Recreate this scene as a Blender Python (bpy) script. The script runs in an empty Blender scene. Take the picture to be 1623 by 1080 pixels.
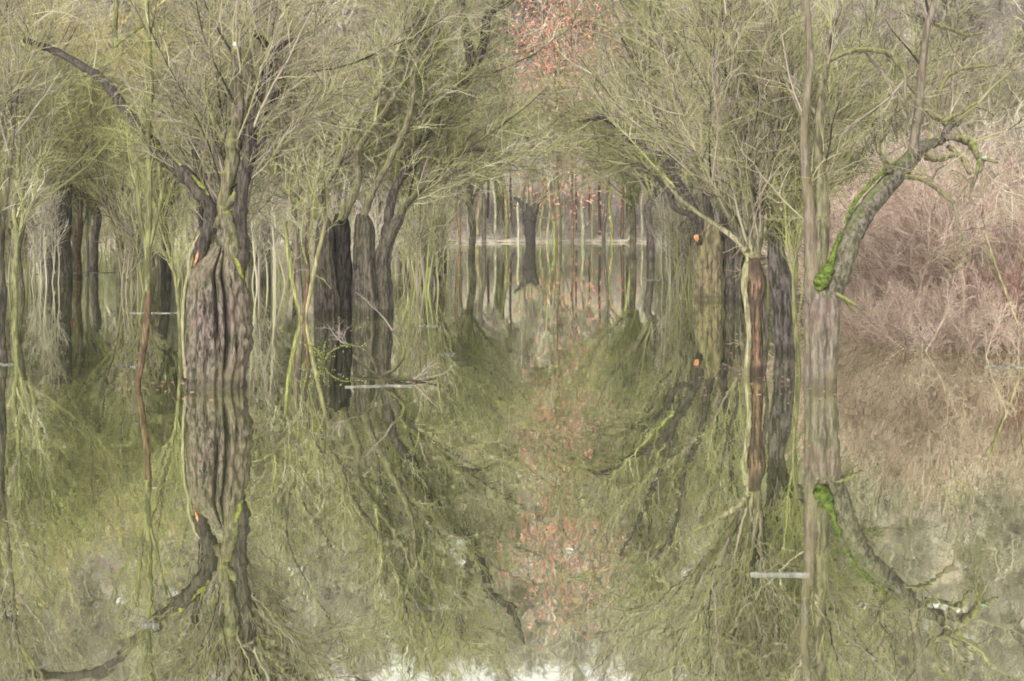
import bpy, math, random
import numpy as np
from mathutils import Vector
rng = np.random.default_rng(7)
random.seed(7)
R = math.radians
SC = bpy.context.scene
COL = SC.collection

# ------------------------------------------------------------------ camera, sky, sun, exposure
H = 2.5                       # eye above the water
F = 2200.0                    # focal length in pixels of a 1623 px wide picture
HY = 337.0                    # horizon row
cd = bpy.data.cameras.new('camera')
cd.sensor_width = 36.0
cd.lens = F / 1623 * 36
cd.shift_y = -(540 - HY) / 1623
cd.clip_end = 3000
cam = bpy.data.objects.new('camera', cd)
cam.location = (0, 0, H)
cam.rotation_euler = (R(90), 0, 0)
COL.objects.link(cam)
SC.camera = cam

SUN_EL, SUN_ROT = 42, 200      # sun behind the camera, a little to the right
W = bpy.data.worlds.new('World')
SC.world = W
W.use_nodes = True
nt = W.node_tree
bg = nt.nodes['Background']
sky = nt.nodes.new('ShaderNodeTexSky')
sky.sky_type = 'NISHITA'
sky.sun_disc = False
sky.sun_elevation = R(SUN_EL)
sky.sun_rotation = R(SUN_ROT)
sky.air_density = 1.0
sky.dust_density = 4.0
hsv = nt.nodes.new('ShaderNodeHueSaturation')
hsv.inputs['Saturation'].default_value = 0.12
nt.links.new(sky.outputs[0], hsv.inputs['Color'])
wm = nt.nodes.new('ShaderNodeMix'); wm.data_type = 'RGBA'; wm.blend_type = 'MULTIPLY'; wm.inputs[0].default_value = 1.0
wm.inputs[7].default_value = (1.04, 0.99, 0.94, 1)
nt.links.new(hsv.outputs[0], wm.inputs[6])
nt.links.new(wm.outputs[2], bg.inputs[0])
bg.inputs[1].default_value = 0.15
sd = bpy.data.lights.new('sun', 'SUN')
sd.energy = 1.3
sd.angle = R(12)
sd.color = (1.0, 0.96, 0.90)
so = bpy.data.objects.new('sun', sd)
so.rotation_euler = (R(90 - SUN_EL), 0, R(180 - SUN_ROT) + R(0))
COL.objects.link(so)
SC.view_settings.view_transform = 'Standard'
SC.view_settings.look = 'None'
SC.view_settings.gamma = 1.0
SC.view_settings.exposure = 1.08
cy = SC.cycles
cy.max_bounces = 6
cy.diffuse_bounces = 3
cy.glossy_bounces = 3
cy.transmission_bounces = 2
cy.use_denoising = True
cy.denoising_prefilter = 'ACCURATE'
cy.denoising_input_passes = 'RGB_ALBEDO_NORMAL'
try: cy.denoiser = 'OPENIMAGEDENOISE'
except Exception: pass
cy.filter_width = 1.8

# ------------------------------------------------------------------ helpers
def P(px, py, D):
    """real point seen at photo pixel (px, py) when it stands D metres away"""
    return np.array([(px - 811.5) / F * D, D, H - (py - HY) / F * D])

def Dof(base_y):
    return F * H / (base_y - HY)

def tag(o, label=None, cat=None, group=None, kind=None):
    if label: o['label'] = label
    if cat: o['category'] = cat
    if group: o['group'] = group
    if kind: o['kind'] = kind
    return o

def empty(name, loc, label, cat, group=None):
    o = bpy.data.objects.new(name, None)
    o.empty_display_size = 0.3
    o.location = loc
    COL.objects.link(o)
    return tag(o, label, cat, group)

def copy_tree(src, loc, rz, s, label=None, group=None, cat=None):
    r = src.copy()
    COL.objects.link(r)
    r.location = loc
    r.rotation_euler = (0, 0, rz)
    r.scale = (s, s, s) if not isinstance(s, tuple) else s
    if label: r['label'] = label
    if cat: r['category'] = cat
    if group: r['group'] = group
    for ch in list(src.children):
        c = ch.copy()
        COL.objects.link(c)
        c.parent = r
        for g in list(ch.children):
            d = g.copy()
            COL.objects.link(d)
            d.parent = c
    return r

class TB:
    """collects tapering tubes, builds ONE mesh with a per-branch 'tint' value"""
    def __init__(self):
        self.v = []; self.f = []; self.t = []; self.n = 0
    def add(self, pts, rad, sides=3, tint=None):
        pts = np.asarray(pts, float); rad = np.asarray(rad, float)
        K, n, _ = pts.shape
        if tint is None: tint = rng.random(K)
        tan = np.empty_like(pts)
        tan[:, 1:-1] = pts[:, 2:] - pts[:, :-2]
        tan[:, 0] = pts[:, 1] - pts[:, 0]
        tan[:, -1] = pts[:, -1] - pts[:, -2]
        tan /= np.linalg.norm(tan, axis=2, keepdims=True) + 1e-9
        mean = tan.mean(axis=1)
        ref = np.where(np.abs(mean[:, 1:2]) < 0.75, np.array([[0, 1.0, 0]]), np.array([[1.0, 0, 0]]))
        u = np.cross(tan, ref[:, None, :]); u /= np.linalg.norm(u, axis=2, keepdims=True) + 1e-9
        w = np.cross(tan, u)
        a = np.arange(sides) / sides * 2 * np.pi
        ring = u[:, :, None, :] * np.cos(a)[None, None, :, None] + w[:, :, None, :] * np.sin(a)[None, None, :, None]
        v = pts[:, :, None, :] + ring * rad[:, :, None, None]
        idx = np.arange(K * n * sides).reshape(K, n, sides) + self.n
        A = idx[:, :-1, :]; B = idx[:, 1:, :]
        A2 = np.roll(A, -1, axis=2); B2 = np.roll(B, -1, axis=2)
        self.f.append(np.stack([A, A2, B2, B], axis=-1).reshape(-1, 4))
        self.v.append(v.reshape(-1, 3))
        self.t.append(np.repeat(tint, n * sides))
        self.n += K * n * sides
    def build(self, name, mat, parent=None, smooth=True, origin=None):
        v = np.concatenate(self.v); f = np.concatenate(self.f); t = np.concatenate(self.t)
        if origin is not None: v = v - np.asarray(origin)
        return mesh_np(name, v, f, mat, parent, smooth, {'tint': t})

def mesh_np(name, v, f, mat, parent=None, smooth=True, attrs=None):
    m = bpy.data.meshes.new(name)
    k = f.shape[1]
    m.vertices.add(len(v)); m.vertices.foreach_set('co', v.astype(np.float32).ravel())
    m.loops.add(f.size); m.loops.foreach_set('vertex_index', f.astype(np.int32).ravel())
    m.polygons.add(len(f))
    m.polygons.foreach_set('loop_start', np.arange(0, f.size, k, dtype=np.int32))
    m.polygons.foreach_set('loop_total', np.full(len(f), k, dtype=np.int32))
    m.polygons.foreach_set('use_smooth', np.full(len(f), smooth, dtype=bool))
    for a, vals in (attrs or {}).items():
        at = m.attributes.new(a, 'FLOAT', 'POINT')
        at.data.foreach_set('value', np.asarray(vals, dtype=np.float32))
    m.update(calc_edges=True)
    m.materials.append(mat)
    o = bpy.data.objects.new(name, m)
    COL.objects.link(o)
    if parent: o.parent = parent
    return o

def norm(a):
    return a / (np.linalg.norm(a, axis=-1, keepdims=True) + 1e-9)

def grow(starts, dirs, length, n=5, wander=0.15, up=0.0, r0=0.01, r1=0.003):
    K = len(starts)
    length = np.broadcast_to(np.asarray(length, float), (K,))
    step = (length / (n - 1))[:, None]
    pts = np.empty((K, n, 3)); pts[:, 0] = starts
    d = norm(np.asarray(dirs, float))
    upv = np.array([0, 0, 1.0])
    for i in range(1, n):
        d = norm(d + rng.normal(0, wander, (K, 3)) + upv * up)
        pts[:, i] = pts[:, i - 1] + d * step
    s = np.linspace(0, 1, n)[None, :]
    r0 = np.broadcast_to(np.asarray(r0, float), (K,))[:, None]
    r1 = np.broadcast_to(np.asarray(r1, float), (K,))[:, None]
    return pts, r0 * (1 - s) + r1 * s

def children(pts, rad, K, t0=0.2, t1=1.0, spread=0.6, bias=(0, 0, 0.3)):
    """K random starting points and directions off the given branches"""
    N, n, _ = pts.shape
    L = np.linalg.norm(pts[:, -1] - pts[:, 0], axis=1)
    i = rng.choice(N, K, p=L / L.sum())
    t = rng.uniform(t0, t1, K) * (n - 1)
    j = np.minimum(t.astype(int), n - 2); fr = (t - j)[:, None]
    a = pts[i, j]; b = pts[i, j + 1]
    st = a * (1 - fr) + b * fr
    tan = norm(b - a)
    rv = rng.normal(0, 1, (K, 3)); rv -= tan * (rv * tan).sum(1, keepdims=True); rv = norm(rv)
    d = norm(tan + rv * rng.uniform(0.4, 1.0, K)[:, None] * spread * 1.4 + np.array(bias))
    rr = rad[i, j] * (1 - fr[:, 0]) + rad[i, j + 1] * fr[:, 0]
    return st, d, rr, t / (n - 1)

def smooth_line(pts, m=6):
    p = np.asarray(pts, float)
    q = np.vstack([2 * p[0] - p[1], p, 2 * p[-1] - p[-2]])
    out = []
    for i in range(1, len(q) - 2):
        for k in range(m):
            t = k / m
            out.append(0.5 * ((2 * q[i]) + (-q[i-1] + q[i+1]) * t + (2*q[i-1] - 5*q[i] + 4*q[i+1] - q[i+2]) * t*t
                              + (-q[i-1] + 3*q[i] - 3*q[i+1] + q[i+2]) * t**3))
    out.append(p[-1])
    return np.array(out)

def px_line(pp, D, m=6):
    """[(px, py, radius px, depth offset)] -> smooth points and radii in metres"""
    w = []
    for q in pp:
        d = D + (q[3] if len(q) > 3 else 0)
        w.append(np.append(P(q[0], q[1], d), q[2] * d / F))
    s = smooth_line(w, m)
    return s[:, :3], np.maximum(s[:, 3], 0.002)

def vnoise(p, seed=0, octaves=4, f=1.0):
    r = np.random.default_rng(seed)
    s = np.zeros(len(p)); amp = 1.0
    for o in range(octaves):
        for _ in range(5):
            k = r.normal(0, f, 3); s += amp * np.sin(p @ k + r.uniform(0, 6.28)) / 2.4
        f *= 2.0; amp *= 0.55
    return s

def limb(tb, pp, D, sides=10, tint=0.5, m=6, rough=0.12, seed=1, world=None, cap=True):
    pts, rad = px_line(pp, D, m) if world is None else world
    pts = pts.copy()
    j = rng.normal(0, 1, pts.shape) * rad[:, None] * rough * 0.6
    j[0] = 0
    pts += j
    rad = rad * (1 + rng.normal(0, rough * 0.7, len(rad)))
    if cap:
        pts = np.vstack([pts, pts[-1] + (pts[-1] - pts[-2]) * 0.05]); rad = np.append(rad, 0.0008)
    tb.add(pts[None], rad[None], sides, np.array([tint]))
    return pts, rad

def trunk_mesh(name, pp, D, mat, parent, origin, flutes=7, depth=0.16, seed=0, sides=64, m=10, grooves=(), flare=0.0, flat=1.0):
    """bark-ridged trunk: rings with flutes that wander with height and deep grooves (angle, width, depth, z0, z1)"""
    pts, rad = px_line(pp, D, m)
    n = len(pts)
    r = np.random.default_rng(seed)
    a = np.arange(sides) / sides * 2 * np.pi
    AA, ZZ = np.meshgrid(a, pts[:, 2])
    rr = np.repeat(rad[:, None], sides, 1)
    disp = np.zeros_like(AA)
    for k in range(1, 5):
        fl = flutes * k * 0.7 + r.integers(0, 3)
        fl = int(max(2, fl))
        disp += depth / k * 0.55 * np.sin(fl * AA + r.uniform(0, 6.28) + 0.3 * np.sin(ZZ * r.uniform(1, 3) + r.uniform(0, 6)))
    flat3 = np.stack([np.cos(AA), np.sin(AA), ZZ * 0.35], -1).reshape(-1, 3)
    disp += 0.05 * vnoise(flat3, seed + 3, 4, 5.0).reshape(AA.shape)
    disp += 0.035 * vnoise(flat3 * np.array([1, 1, 2.5]), seed + 11, 3, 16.0).reshape(AA.shape)
    disp += 0.035 * vnoise(flat3 * np.array([1, 1, 6]), seed + 9, 3, 6.0).reshape(AA.shape)
    for (ga, gw, gd, z0, z1) in grooves:
        da = np.abs((AA - ga + np.pi) % (2 * np.pi) - np.pi)
        win = 1 / (1 + np.exp(-(ZZ - z0) * 8)) * 1 / (1 + np.exp((ZZ - z1) * 8))
        disp -= gd * np.exp(-(da / gw) ** 2) * win
    low = np.clip(1 - pts[:, 2] / 0.7, 0, 1)[:, None]
    rr = rr * (1 + disp + flare * low ** 2)
    x = pts[:, 0][:, None] + rr * np.cos(AA)
    y = pts[:, 1][:, None] + rr * np.sin(AA) * flat
    z = np.repeat(pts[:, 2][:, None], sides, 1) + 0.02 * vnoise(flat3, seed + 5, 3, 4).reshape(AA.shape)
    # broken, uneven top closed over
    top = np.array([pts[-1] + np.array([0, 0, -0.12])])
    v = np.concatenate([np.stack([x, y, z], -1).reshape(-1, 3), top])
    idx = np.arange(n * sides).reshape(n, sides)
    A = idx[:-1]; B = idx[1:]
    f = np.stack([A, np.roll(A, -1, 1), np.roll(B, -1, 1), B], -1).reshape(-1, 4)
    last = idx[-1]; c = len(v) - 1
    f2 = np.stack([last, np.roll(last, -1), np.full(sides, c), np.full(sides, c)], -1)
    o_v = v - np.asarray(origin)
    me = bpy.data.meshes.new(name)
    me.from_pydata(o_v.tolist(), [], f.tolist() + [[int(q[0]), int(q[1]), int(q[2])] for q in f2])
    me.polygons.foreach_set('use_smooth', np.ones(len(me.polygons), dtype=bool))
    at = me.attributes.new('tint', 'FLOAT', 'POINT'); at.data.foreach_set('value', np.full(len(v), 0.5, dtype=np.float32))
    me.materials.append(mat)
    o = bpy.data.objects.new(name, me); COL.objects.link(o); o.parent = parent
    return o

# ------------------------------------------------------------------ materials
def new_mat(name):
    m = bpy.data.materials.new(name); m.use_nodes = True
    n = m.node_tree.nodes; l = m.node_tree.links
    b = n['Principled BSDF']; b.inputs['Roughness'].default_value = 0.85
    b.inputs['Specular IOR Level'].default_value = 0.25
    return m, n, l, b

def ramp(n, stops):
    r = n.new('ShaderNodeValToRGB')
    e = r.color_ramp.elements
    e[0].position = stops[0][0]; e[0].color = (*stops[0][1], 1)
    e[1].position = stops[-1][0]; e[1].color = (*stops[-1][1], 1)
    for p, c in stops[1:-1]:
        k = e.new(p); k.color = (*c, 1)
    return r

def twig_mat(name, stops, per_object=0.25, noise_amt=0.35):
    m, n, l, b = new_mat(name)
    at = n.new('ShaderNodeAttribute'); at.attribute_name = 'tint'
    oi = n.new('ShaderNodeObjectInfo')
    geo = n.new('ShaderNodeNewGeometry')
    no = n.new('ShaderNodeTexNoise'); no.inputs['Scale'].default_value = 1.1; no.inputs['Detail'].default_value = 3
    l.new(geo.outputs['Position'], no.inputs['Vector'])
    a1 = n.new('ShaderNodeMath'); a1.operation = 'MULTIPLY_ADD'
    l.new(oi.outputs['Random'], a1.inputs[0]); a1.inputs[1].default_value = per_object
    a1.inputs[2].default_value = -per_object / 2
    a2 = n.new('ShaderNodeMath'); a2.operation = 'ADD'
    l.new(at.outputs['Fac'], a2.inputs[0]); l.new(a1.outputs[0], a2.inputs[1])
    a3 = n.new('ShaderNodeMath'); a3.operation = 'MULTIPLY_ADD'
    l.new(no.outputs['Fac'], a3.inputs[0]); a3.inputs[1].default_value = noise_amt * 2
    a3.inputs[2].default_value = -noise_amt
    a4 = n.new('ShaderNodeMath'); a4.operation = 'ADD'
    l.new(a2.outputs[0], a4.inputs[0]); l.new(a3.outputs[0], a4.inputs[1])
    r = ramp(n, stops)
    l.new(a4.outputs[0], r.inputs[0]); l.new(r.outputs[0], b.inputs['Base Color'])
    return m

def bark_mat(name, dark, light, moss=(0.20, 0.24, 0.03), moss_amt=0.0, moss_up=0.5, scale=(14, 14, 2.2), patch=None, patch_amt=0.0, algae=0.0):
    m, n, l, b = new_mat(name)
    tc = n.new('ShaderNodeTexCoord')
    mp = n.new('ShaderNodeMapping'); mp.inputs['Scale'].default_value = scale
    l.new(tc.outputs['Object'], mp.inputs[0])
    no = n.new('ShaderNodeTexNoise'); no.inputs['Scale'].default_value = 1.6; no.inputs['Detail'].default_value = 7
    no.inputs['Roughness'].default_value = 0.65; no.inputs['Distortion'].default_value = 0.5
    l.new(mp.outputs[0], no.inputs['Vector'])
    r = ramp(n, [(0.42, dark), (0.5, tuple(a * .55 + c * .45 for a, c in zip(dark, light))), (0.60, light)])
    l.new(no.outputs['Fac'], r.inputs[0])
    col = r.outputs[0]
    def mixin(fac, c):
        nonlocal col
        mx = n.new('ShaderNodeMix'); mx.data_type = 'RGBA'
        l.new(fac, mx.inputs[0]); l.new(col, mx.inputs[6]); mx.inputs[7].default_value = (*c, 1)
        col = mx.outputs[2]
    def noise_fac(s, lo, hi, amt):
        q = n.new('ShaderNodeTexNoise'); q.inputs['Scale'].default_value = s; q.inputs['Detail'].default_value = 4
        l.new(tc.outputs['Object'], q.inputs['Vector'])
        k = n.new('ShaderNodeMapRange'); k.inputs[1].default_value = lo; k.inputs[2].default_value = hi
        k.inputs[3].default_value = 0; k.inputs[4].default_value = amt
        l.new(q.outputs['Fac'], k.inputs[0]); return k.outputs[0]
    if patch: mixin(noise_fac(2.1, 0.45, 0.62, patch_amt), patch)
    if algae: mixin(noise_fac(1.3, 0.35, 0.65, algae), (0.15, 0.16, 0.06))
    if moss_amt:
        geo = n.new('ShaderNodeNewGeometry'); sx = n.new('ShaderNodeSeparateXYZ')
        l.new(geo.outputs['Normal'], sx.inputs[0])
        k = n.new('ShaderNodeMapRange'); k.inputs[1].default_value = moss_up - 0.25; k.inputs[2].default_value = moss_up + 0.2
        l.new(sx.outputs['Z'], k.inputs[0])
        mu = n.new('ShaderNodeMath'); mu.operation = 'MULTIPLY'
        l.new(k.outputs[0], mu.inputs[0]); l.new(noise_fac(5, 0.35, 0.5, moss_amt), mu.inputs[1])
        mixin(mu.outputs[0], moss)
    sz = n.new('ShaderNodeSeparateXYZ'); l.new(tc.outputs['Object'], sz.inputs[0])
    wz = n.new('ShaderNodeMath'); wz.operation = 'MULTIPLY_ADD'; l.new(no.outputs['Fac'], wz.inputs[0]); wz.inputs[1].default_value = -0.22
    l.new(sz.outputs['Z'], wz.inputs[2])
    wk = n.new('ShaderNodeMapRange'); wk.inputs[1].default_value = 0.0; wk.inputs[2].default_value = 0.03; wk.inputs[3].default_value = 0.4; wk.inputs[4].default_value = 0.0
    l.new(wz.outputs[0], wk.inputs[0])
    mixin(wk.outputs[0], tuple(c * 0.5 for c in dark))          # soaked bark at the waterline
    l.new(col, b.inputs['Base Color'])
    bu = n.new('ShaderNodeBump'); bu.inputs['Strength'].default_value = 0.9; bu.inputs['Distance'].default_value = 0.03
    l.new(no.outputs['Fac'], bu.inputs['Height']); l.new(bu.outputs[0], b.inputs['Normal'])
    return m

MAUVE = (0.22, 0.18, 0.165); GREY = (0.27, 0.24, 0.185); OLIVE = (0.215, 0.205, 0.10); YGREEN = (0.265, 0.27, 0.10); PALE = (0.36, 0.34, 0.22)
DKB = (0.02, 0.017, 0.014)
M = {}
M['willow_twig'] = twig_mat('willow_twig', [(0.0, DKB), (0.10, DKB), (0.20, MAUVE), (0.45, GREY), (0.60, OLIVE), (0.80, YGREEN), (0.9, PALE), (1.0, (0.44, 0.41, 0.30))])
M['green_twig'] = twig_mat('green_twig', [(0.0, (0.04, 0.04, 0.025)), (0.15, (0.06, 0.06, 0.035)), (0.28, MAUVE), (0.45, OLIVE), (0.65, (0.23, 0.25, 0.09)), (0.82, YGREEN), (0.93, PALE), (1.0, (0.48, 0.47, 0.34))])
M['yellow_twig'] = twig_mat('yellow_twig', [(0.0, (0.07, 0.065, 0.035)), (0.3, (0.19, 0.18, 0.10)), (0.7, (0.25, 0.27, 0.09)), (1.0, (0.36, 0.36, 0.17))])
M['gold_twig'] = twig_mat('gold_twig', [(0.0, MAUVE), (0.35, OLIVE), (0.65, (0.38, 0.33, 0.12)), (1.0, (0.56, 0.44, 0.14))])
M['brown_twig'] = twig_mat('brown_twig', [(0.0, (0.16, 0.11, 0.09)), (0.25, (0.38, 0.275, 0.235)), (0.55, (0.46, 0.34, 0.285)), (0.75, (0.40, 0.34, 0.25)), (1.0, (0.58, 0.49, 0.42))])
M['wine_twig'] = twig_mat('wine_twig', [(0.0, (0.12, 0.06, 0.05)), (0.5, (0.27, 0.155, 0.13)), (1.0, (0.44, 0.31, 0.26))])
M['far_twig'] = twig_mat('far_twig', [(0.0, (0.10, 0.085, 0.075)), (0.35, (0.32, 0.27, 0.24)), (0.65, (0.33, 0.32, 0.21)), (1.0, (0.56, 0.52, 0.43))], 0.2, 0.25)
M['rust_twig'] = twig_mat('rust_twig', [(0.0, (0.15, 0.08, 0.06)), (0.5, (0.36, 0.21, 0.16)), (1.0, (0.48, 0.34, 0.27))], 0.0, 0.2)
M['red_bud'] = twig_mat('red_bud', [(0.0, (0.34, 0.12, 0.085)), (0.5, (0.48, 0.22, 0.165)), (1.0, (0.60, 0.36, 0.29))], 0.0, 0.1)
M['bark_brown'] = bark_mat('bark_brown', (0.012, 0.010, 0.010), (0.165, 0.132, 0.115), patch=(0.13, 0.095, 0.08), patch_amt=0.5, algae=0.25, scale=(16, 16, 3.2))
M['bark_grey'] = bark_mat('bark_grey', (0.06, 0.048, 0.042), (0.165, 0.138, 0.118), patch=(0.115, 0.075, 0.06), patch_amt=0.6, scale=(12, 12, 2), algae=0.3)
M['bark_dark'] = bark_mat('bark_dark', (0.009, 0.008, 0.008), (0.095, 0.077, 0.068), algae=0.15)
M['bark_lilac'] = bark_mat('bark_lilac', (0.025, 0.021, 0.021), (0.165, 0.14, 0.135), algae=0.15, scale=(10, 10, 2))
M['dark_wood_hollow_shade'] = bark_mat('dark_wood_hollow_shade', (0.006, 0.005, 0.005), (0.05, 0.042, 0.036))  # near-black colour stands in for shade inside the hollow, also dark snag wood
M['limb_bark'] = bark_mat('limb_bark', (0.022, 0.018, 0.014), (0.15, 0.125, 0.095), moss_amt=0.7, moss_up=0.35, algae=0.35, moss=(0.17, 0.19, 0.03))
M['limb_grey'] = bark_mat('limb_grey', (0.02, 0.017, 0.015), (0.13, 0.112, 0.095), moss_amt=0.5, moss_up=0.55, moss=(0.09, 0.12, 0.03), algae=0.2, scale=(12, 12, 6))
M['limb_dark'] = bark_mat('limb_dark', (0.012, 0.010, 0.009), (0.085, 0.072, 0.055), algae=0.2, moss_amt=0.5, moss_up=0.5, moss=(0.15, 0.17, 0.03))
M['limb_plain'] = bark_mat('limb_plain', (0.012, 0.010, 0.009), (0.075, 0.062, 0.05))
M['pole_tan'] = bark_mat('pole_tan', (0.13, 0.11, 0.06), (0.38, 0.34, 0.20), scale=(8, 8, 1), algae=0.5)
M['bark_olive'] = bark_mat('bark_olive', (0.025, 0.020, 0.014), (0.17, 0.135, 0.08), scale=(9, 9, 1.2), algae=0.25)
M['pole_green'] = bark_mat('pole_green', (0.09, 0.095, 0.035), (0.27, 0.28, 0.10), scale=(8, 8, 1.5))
M['pole_olive'] = bark_mat('pole_olive', (0.06, 0.06, 0.028), (0.18, 0.18, 0.08), scale=(10, 10, 2))
M['pole_grey'] = bark_mat('pole_grey', (0.14, 0.13, 0.10), (0.36, 0.35, 0.27), scale=(6, 6, 1), algae=0.5)
M['pole_brown'] = bark_mat('pole_brown', (0.04, 0.028, 0.017), (0.15, 0.10, 0.055), scale=(8, 8, 2))
M['pole_red'] = bark_mat('pole_red', (0.09, 0.035, 0.027), (0.25, 0.115, 0.085), scale=(8, 8, 2))
M['rotten'] = bark_mat('rotten', (0.03, 0.02, 0.014), (0.19, 0.125, 0.08), patch=(0.04, 0.03, 0.024), patch_amt=0.9, scale=(16, 16, 2))
M['pale_bark'] = bark_mat('pale_bark', (0.10, 0.09, 0.055), (0.31, 0.28, 0.19), algae=0.5)
def plain(name, c, c2, s=20):
    m, n, l, b = new_mat(name)
    no = n.new('ShaderNodeTexNoise'); no.inputs['Scale'].default_value = s; no.inputs['Detail'].default_value = 5
    tc = n.new('ShaderNodeTexCoord'); l.new(tc.outputs['Object'], no.inputs['Vector'])
    r = ramp(n, [(0.35, c), (0.65, c2)]); l.new(no.outputs['Fac'], r.inputs[0]); l.new(r.outputs[0], b.inputs['Base Color'])
    bu = n.new('ShaderNodeBump'); bu.inputs['Strength'].default_value = 0.7; bu.inputs['Distance'].default_value = 0.02
    l.new(no.outputs['Fac'], bu.inputs['Height']); l.new(bu.outputs[0], b.inputs['Normal'])
    return m
M['moss'] = plain('moss', (0.025, 0.04, 0.008), (0.10, 0.14, 0.02), 22)
M['moss_yellow'] = plain('moss_yellow', (0.08, 0.09, 0.02), (0.22, 0.24, 0.04), 22)
M['fresh_wood'] = plain('fresh_wood', (0.24, 0.11, 0.06), (0.52, 0.25, 0.13), 14)
M['white_wood'] = plain('white_wood', (0.25, 0.23, 0.20), (0.50, 0.49, 0.46), 25)
M['painted_glint'] = plain('painted_glint', (0.08, 0.08, 0.068), (0.21, 0.21, 0.185), 6)  # pale colour standing in for sky glinting off the water
M['reed'] = plain('reed', (0.24, 0.20, 0.16), (0.50, 0.46, 0.39), 3)
M['lichen'] = plain('lichen', (0.18, 0.26, 0.19), (0.36, 0.45, 0.36), 25)
M['young_leaf'] = plain('young_leaf', (0.30, 0.38, 0.09), (0.52, 0.56, 0.22), 4)

def ground_mat():
    m, n, l, b = new_mat('leaf_litter')
    tc = n.new('ShaderNodeTexCoord')
    a = n.new('ShaderNodeTexNoise'); a.inputs['Scale'].default_value = 1.6; a.inputs['Detail'].default_value = 8
    c = n.new('ShaderNodeTexVoronoi'); c.inputs['Scale'].default_value = 2.5
    l.new(tc.outputs['Object'], a.inputs['Vector']); l.new(tc.outputs['Object'], c.inputs['Vector'])
    r1 = ramp(n, [(0.35, (0.26, 0.215, 0.18)), (0.5, (0.44, 0.37, 0.315)), (0.65, (0.38, 0.36, 0.25))])
    l.new(a.outputs['Fac'], r1.inputs[0])
    mx = n.new('ShaderNodeMix'); mx.data_type = 'RGBA'; mx.blend_type = 'MULTIPLY'; mx.inputs[0].default_value = 0.35
    l.new(r1.outputs[0], mx.inputs[6]); l.new(c.outputs['Color'], mx.inputs[7])
    l.new(mx.outputs[2], b.inputs['Base Color'])
    return m
M['ground'] = ground_mat()

def water_mat():
    m = bpy.data.materials.new('flood_water'); m.use_nodes = True
    n = m.node_tree.nodes; l = m.node_tree.links; n.clear()
    out = n.new('ShaderNodeOutputMaterial')
    df = n.new('ShaderNodeBsdfDiffuse'); df.inputs['Color'].default_value = (0.09, 0.10, 0.05, 1)
    gl = n.new('ShaderNodeBsdfGlossy'); gl.inputs['Color'].default_value = (0.95, 0.99, 0.87, 1); gl.inputs['Roughness'].default_value = 0.012
    tc = n.new('ShaderNodeTexCoord')
    mp = n.new('ShaderNodeMapping'); mp.inputs['Scale'].default_value = (1.0, 0.45, 1.0)
    l.new(tc.outputs['Object'], mp.inputs[0])
    n1 = n.new('ShaderNodeTexNoise'); n1.inputs['Scale'].default_value = 3.0; n1.inputs['Detail'].default_value = 3
    n2 = n.new('ShaderNodeTexNoise'); n2.inputs['Scale'].default_value = 0.35; n2.inputs['Detail'].default_value = 2
    l.new(mp.outputs[0], n1.inputs['Vector']); l.new(mp.outputs[0], n2.inputs['Vector'])
    ad = n.new('ShaderNodeMath'); ad.operation = 'MULTIPLY_ADD'
    l.new(n2.outputs['Fac'], ad.inputs[0]); ad.inputs[1].default_value = 3.0; l.new(n1.outputs['Fac'], ad.inputs[2])
    bu = n.new('ShaderNodeBump'); bu.inputs['Strength'].default_value = 0.5; bu.inputs['Distance'].default_value = 0.0024
    l.new(ad.outputs[0], bu.inputs['Height'])
    l.new(bu.outputs[0], gl.inputs['Normal'])
    lw = n.new('ShaderNodeFresnel'); lw.inputs['IOR'].default_value = 1.9
    k = n.new('ShaderNodeMapRange'); k.inputs[1].default_value = 0.1; k.inputs[2].default_value = 0.8
    k.inputs[3].default_value = 0.84; k.inputs[4].default_value = 0.96
    l.new(lw.outputs[0], k.inputs[0])
    mx = n.new('ShaderNodeMixShader')
    l.new(k.outputs[0], mx.inputs[0]); l.new(df.outputs[0], mx.inputs[1]); l.new(gl.outputs[0], mx.inputs[2])
    l.new(mx.outputs[0], out.inputs['Surface'])
    return m
M['water'] = water_mat()

# ------------------------------------------------------------------ setting: terrain, water
SHORE = 115.0
def shore_y(x):
    return SHORE + 1.6 * np.sin(x * 0.11 + 1) + 0.9 * np.sin(x * 0.31) + np.where(x < -45, (x + 45) * 0.3, 0)
def hill_top(x):
    return 54 + 6 / (1 + np.exp(-(x - 42) / 8)) - 7.0 * np.exp(-((x - 8) / 30) ** 2) + 2 * np.sin(x * 0.07)
def terrain_z(x, y):
    s = y - shore_y(x)
    z = np.where(s < 0, np.maximum(s * 0.12, -1.4), 0)
    z = z + np.clip(s, 0, 6) * 0.12
    t = np.clip((s - 8) / 95, 0, 1)
    z = z + hill_top(x) * (t * t * (3 - 2 * t)) 
    return z + np.where(s > 0, 0.25 * np.sin(x * 0.6 + y * 0.4) * np.clip(s / 6, 0, 1), 0)
xs = np.concatenate([np.linspace(-420, -110, 24)[:-1], np.linspace(-110, 110, 160), np.linspace(110, 420, 24)[1:]])
ys = np.concatenate([np.linspace(-120, 100, 20)[:-1], np.linspace(100, 130, 60), np.linspace(130, 260, 60)[1:], np.linspace(260, 600, 12)[1:]])
X, Y = np.meshgrid(xs, ys)
Z = terrain_z(X, Y)
gv = np.stack([X, Y, Z], -1).reshape(-1, 3)
gi = np.arange(len(gv)).reshape(X.shape)
gf = np.stack([gi[:-1, :-1], gi[:-1, 1:], gi[1:, 1:], gi[1:, :-1]], -1).reshape(-1, 4)
ter = mesh_np('terrain', gv, gf, M['ground'])
tag(ter, 'brown leaf-littered bank rising into a wooded hillside beyond the flood', 'terrain', kind='structure')
wv = np.array([[-420, -120, 0], [420, -120, 0], [420, 135, 0], [-420, 135, 0]], float)
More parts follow.
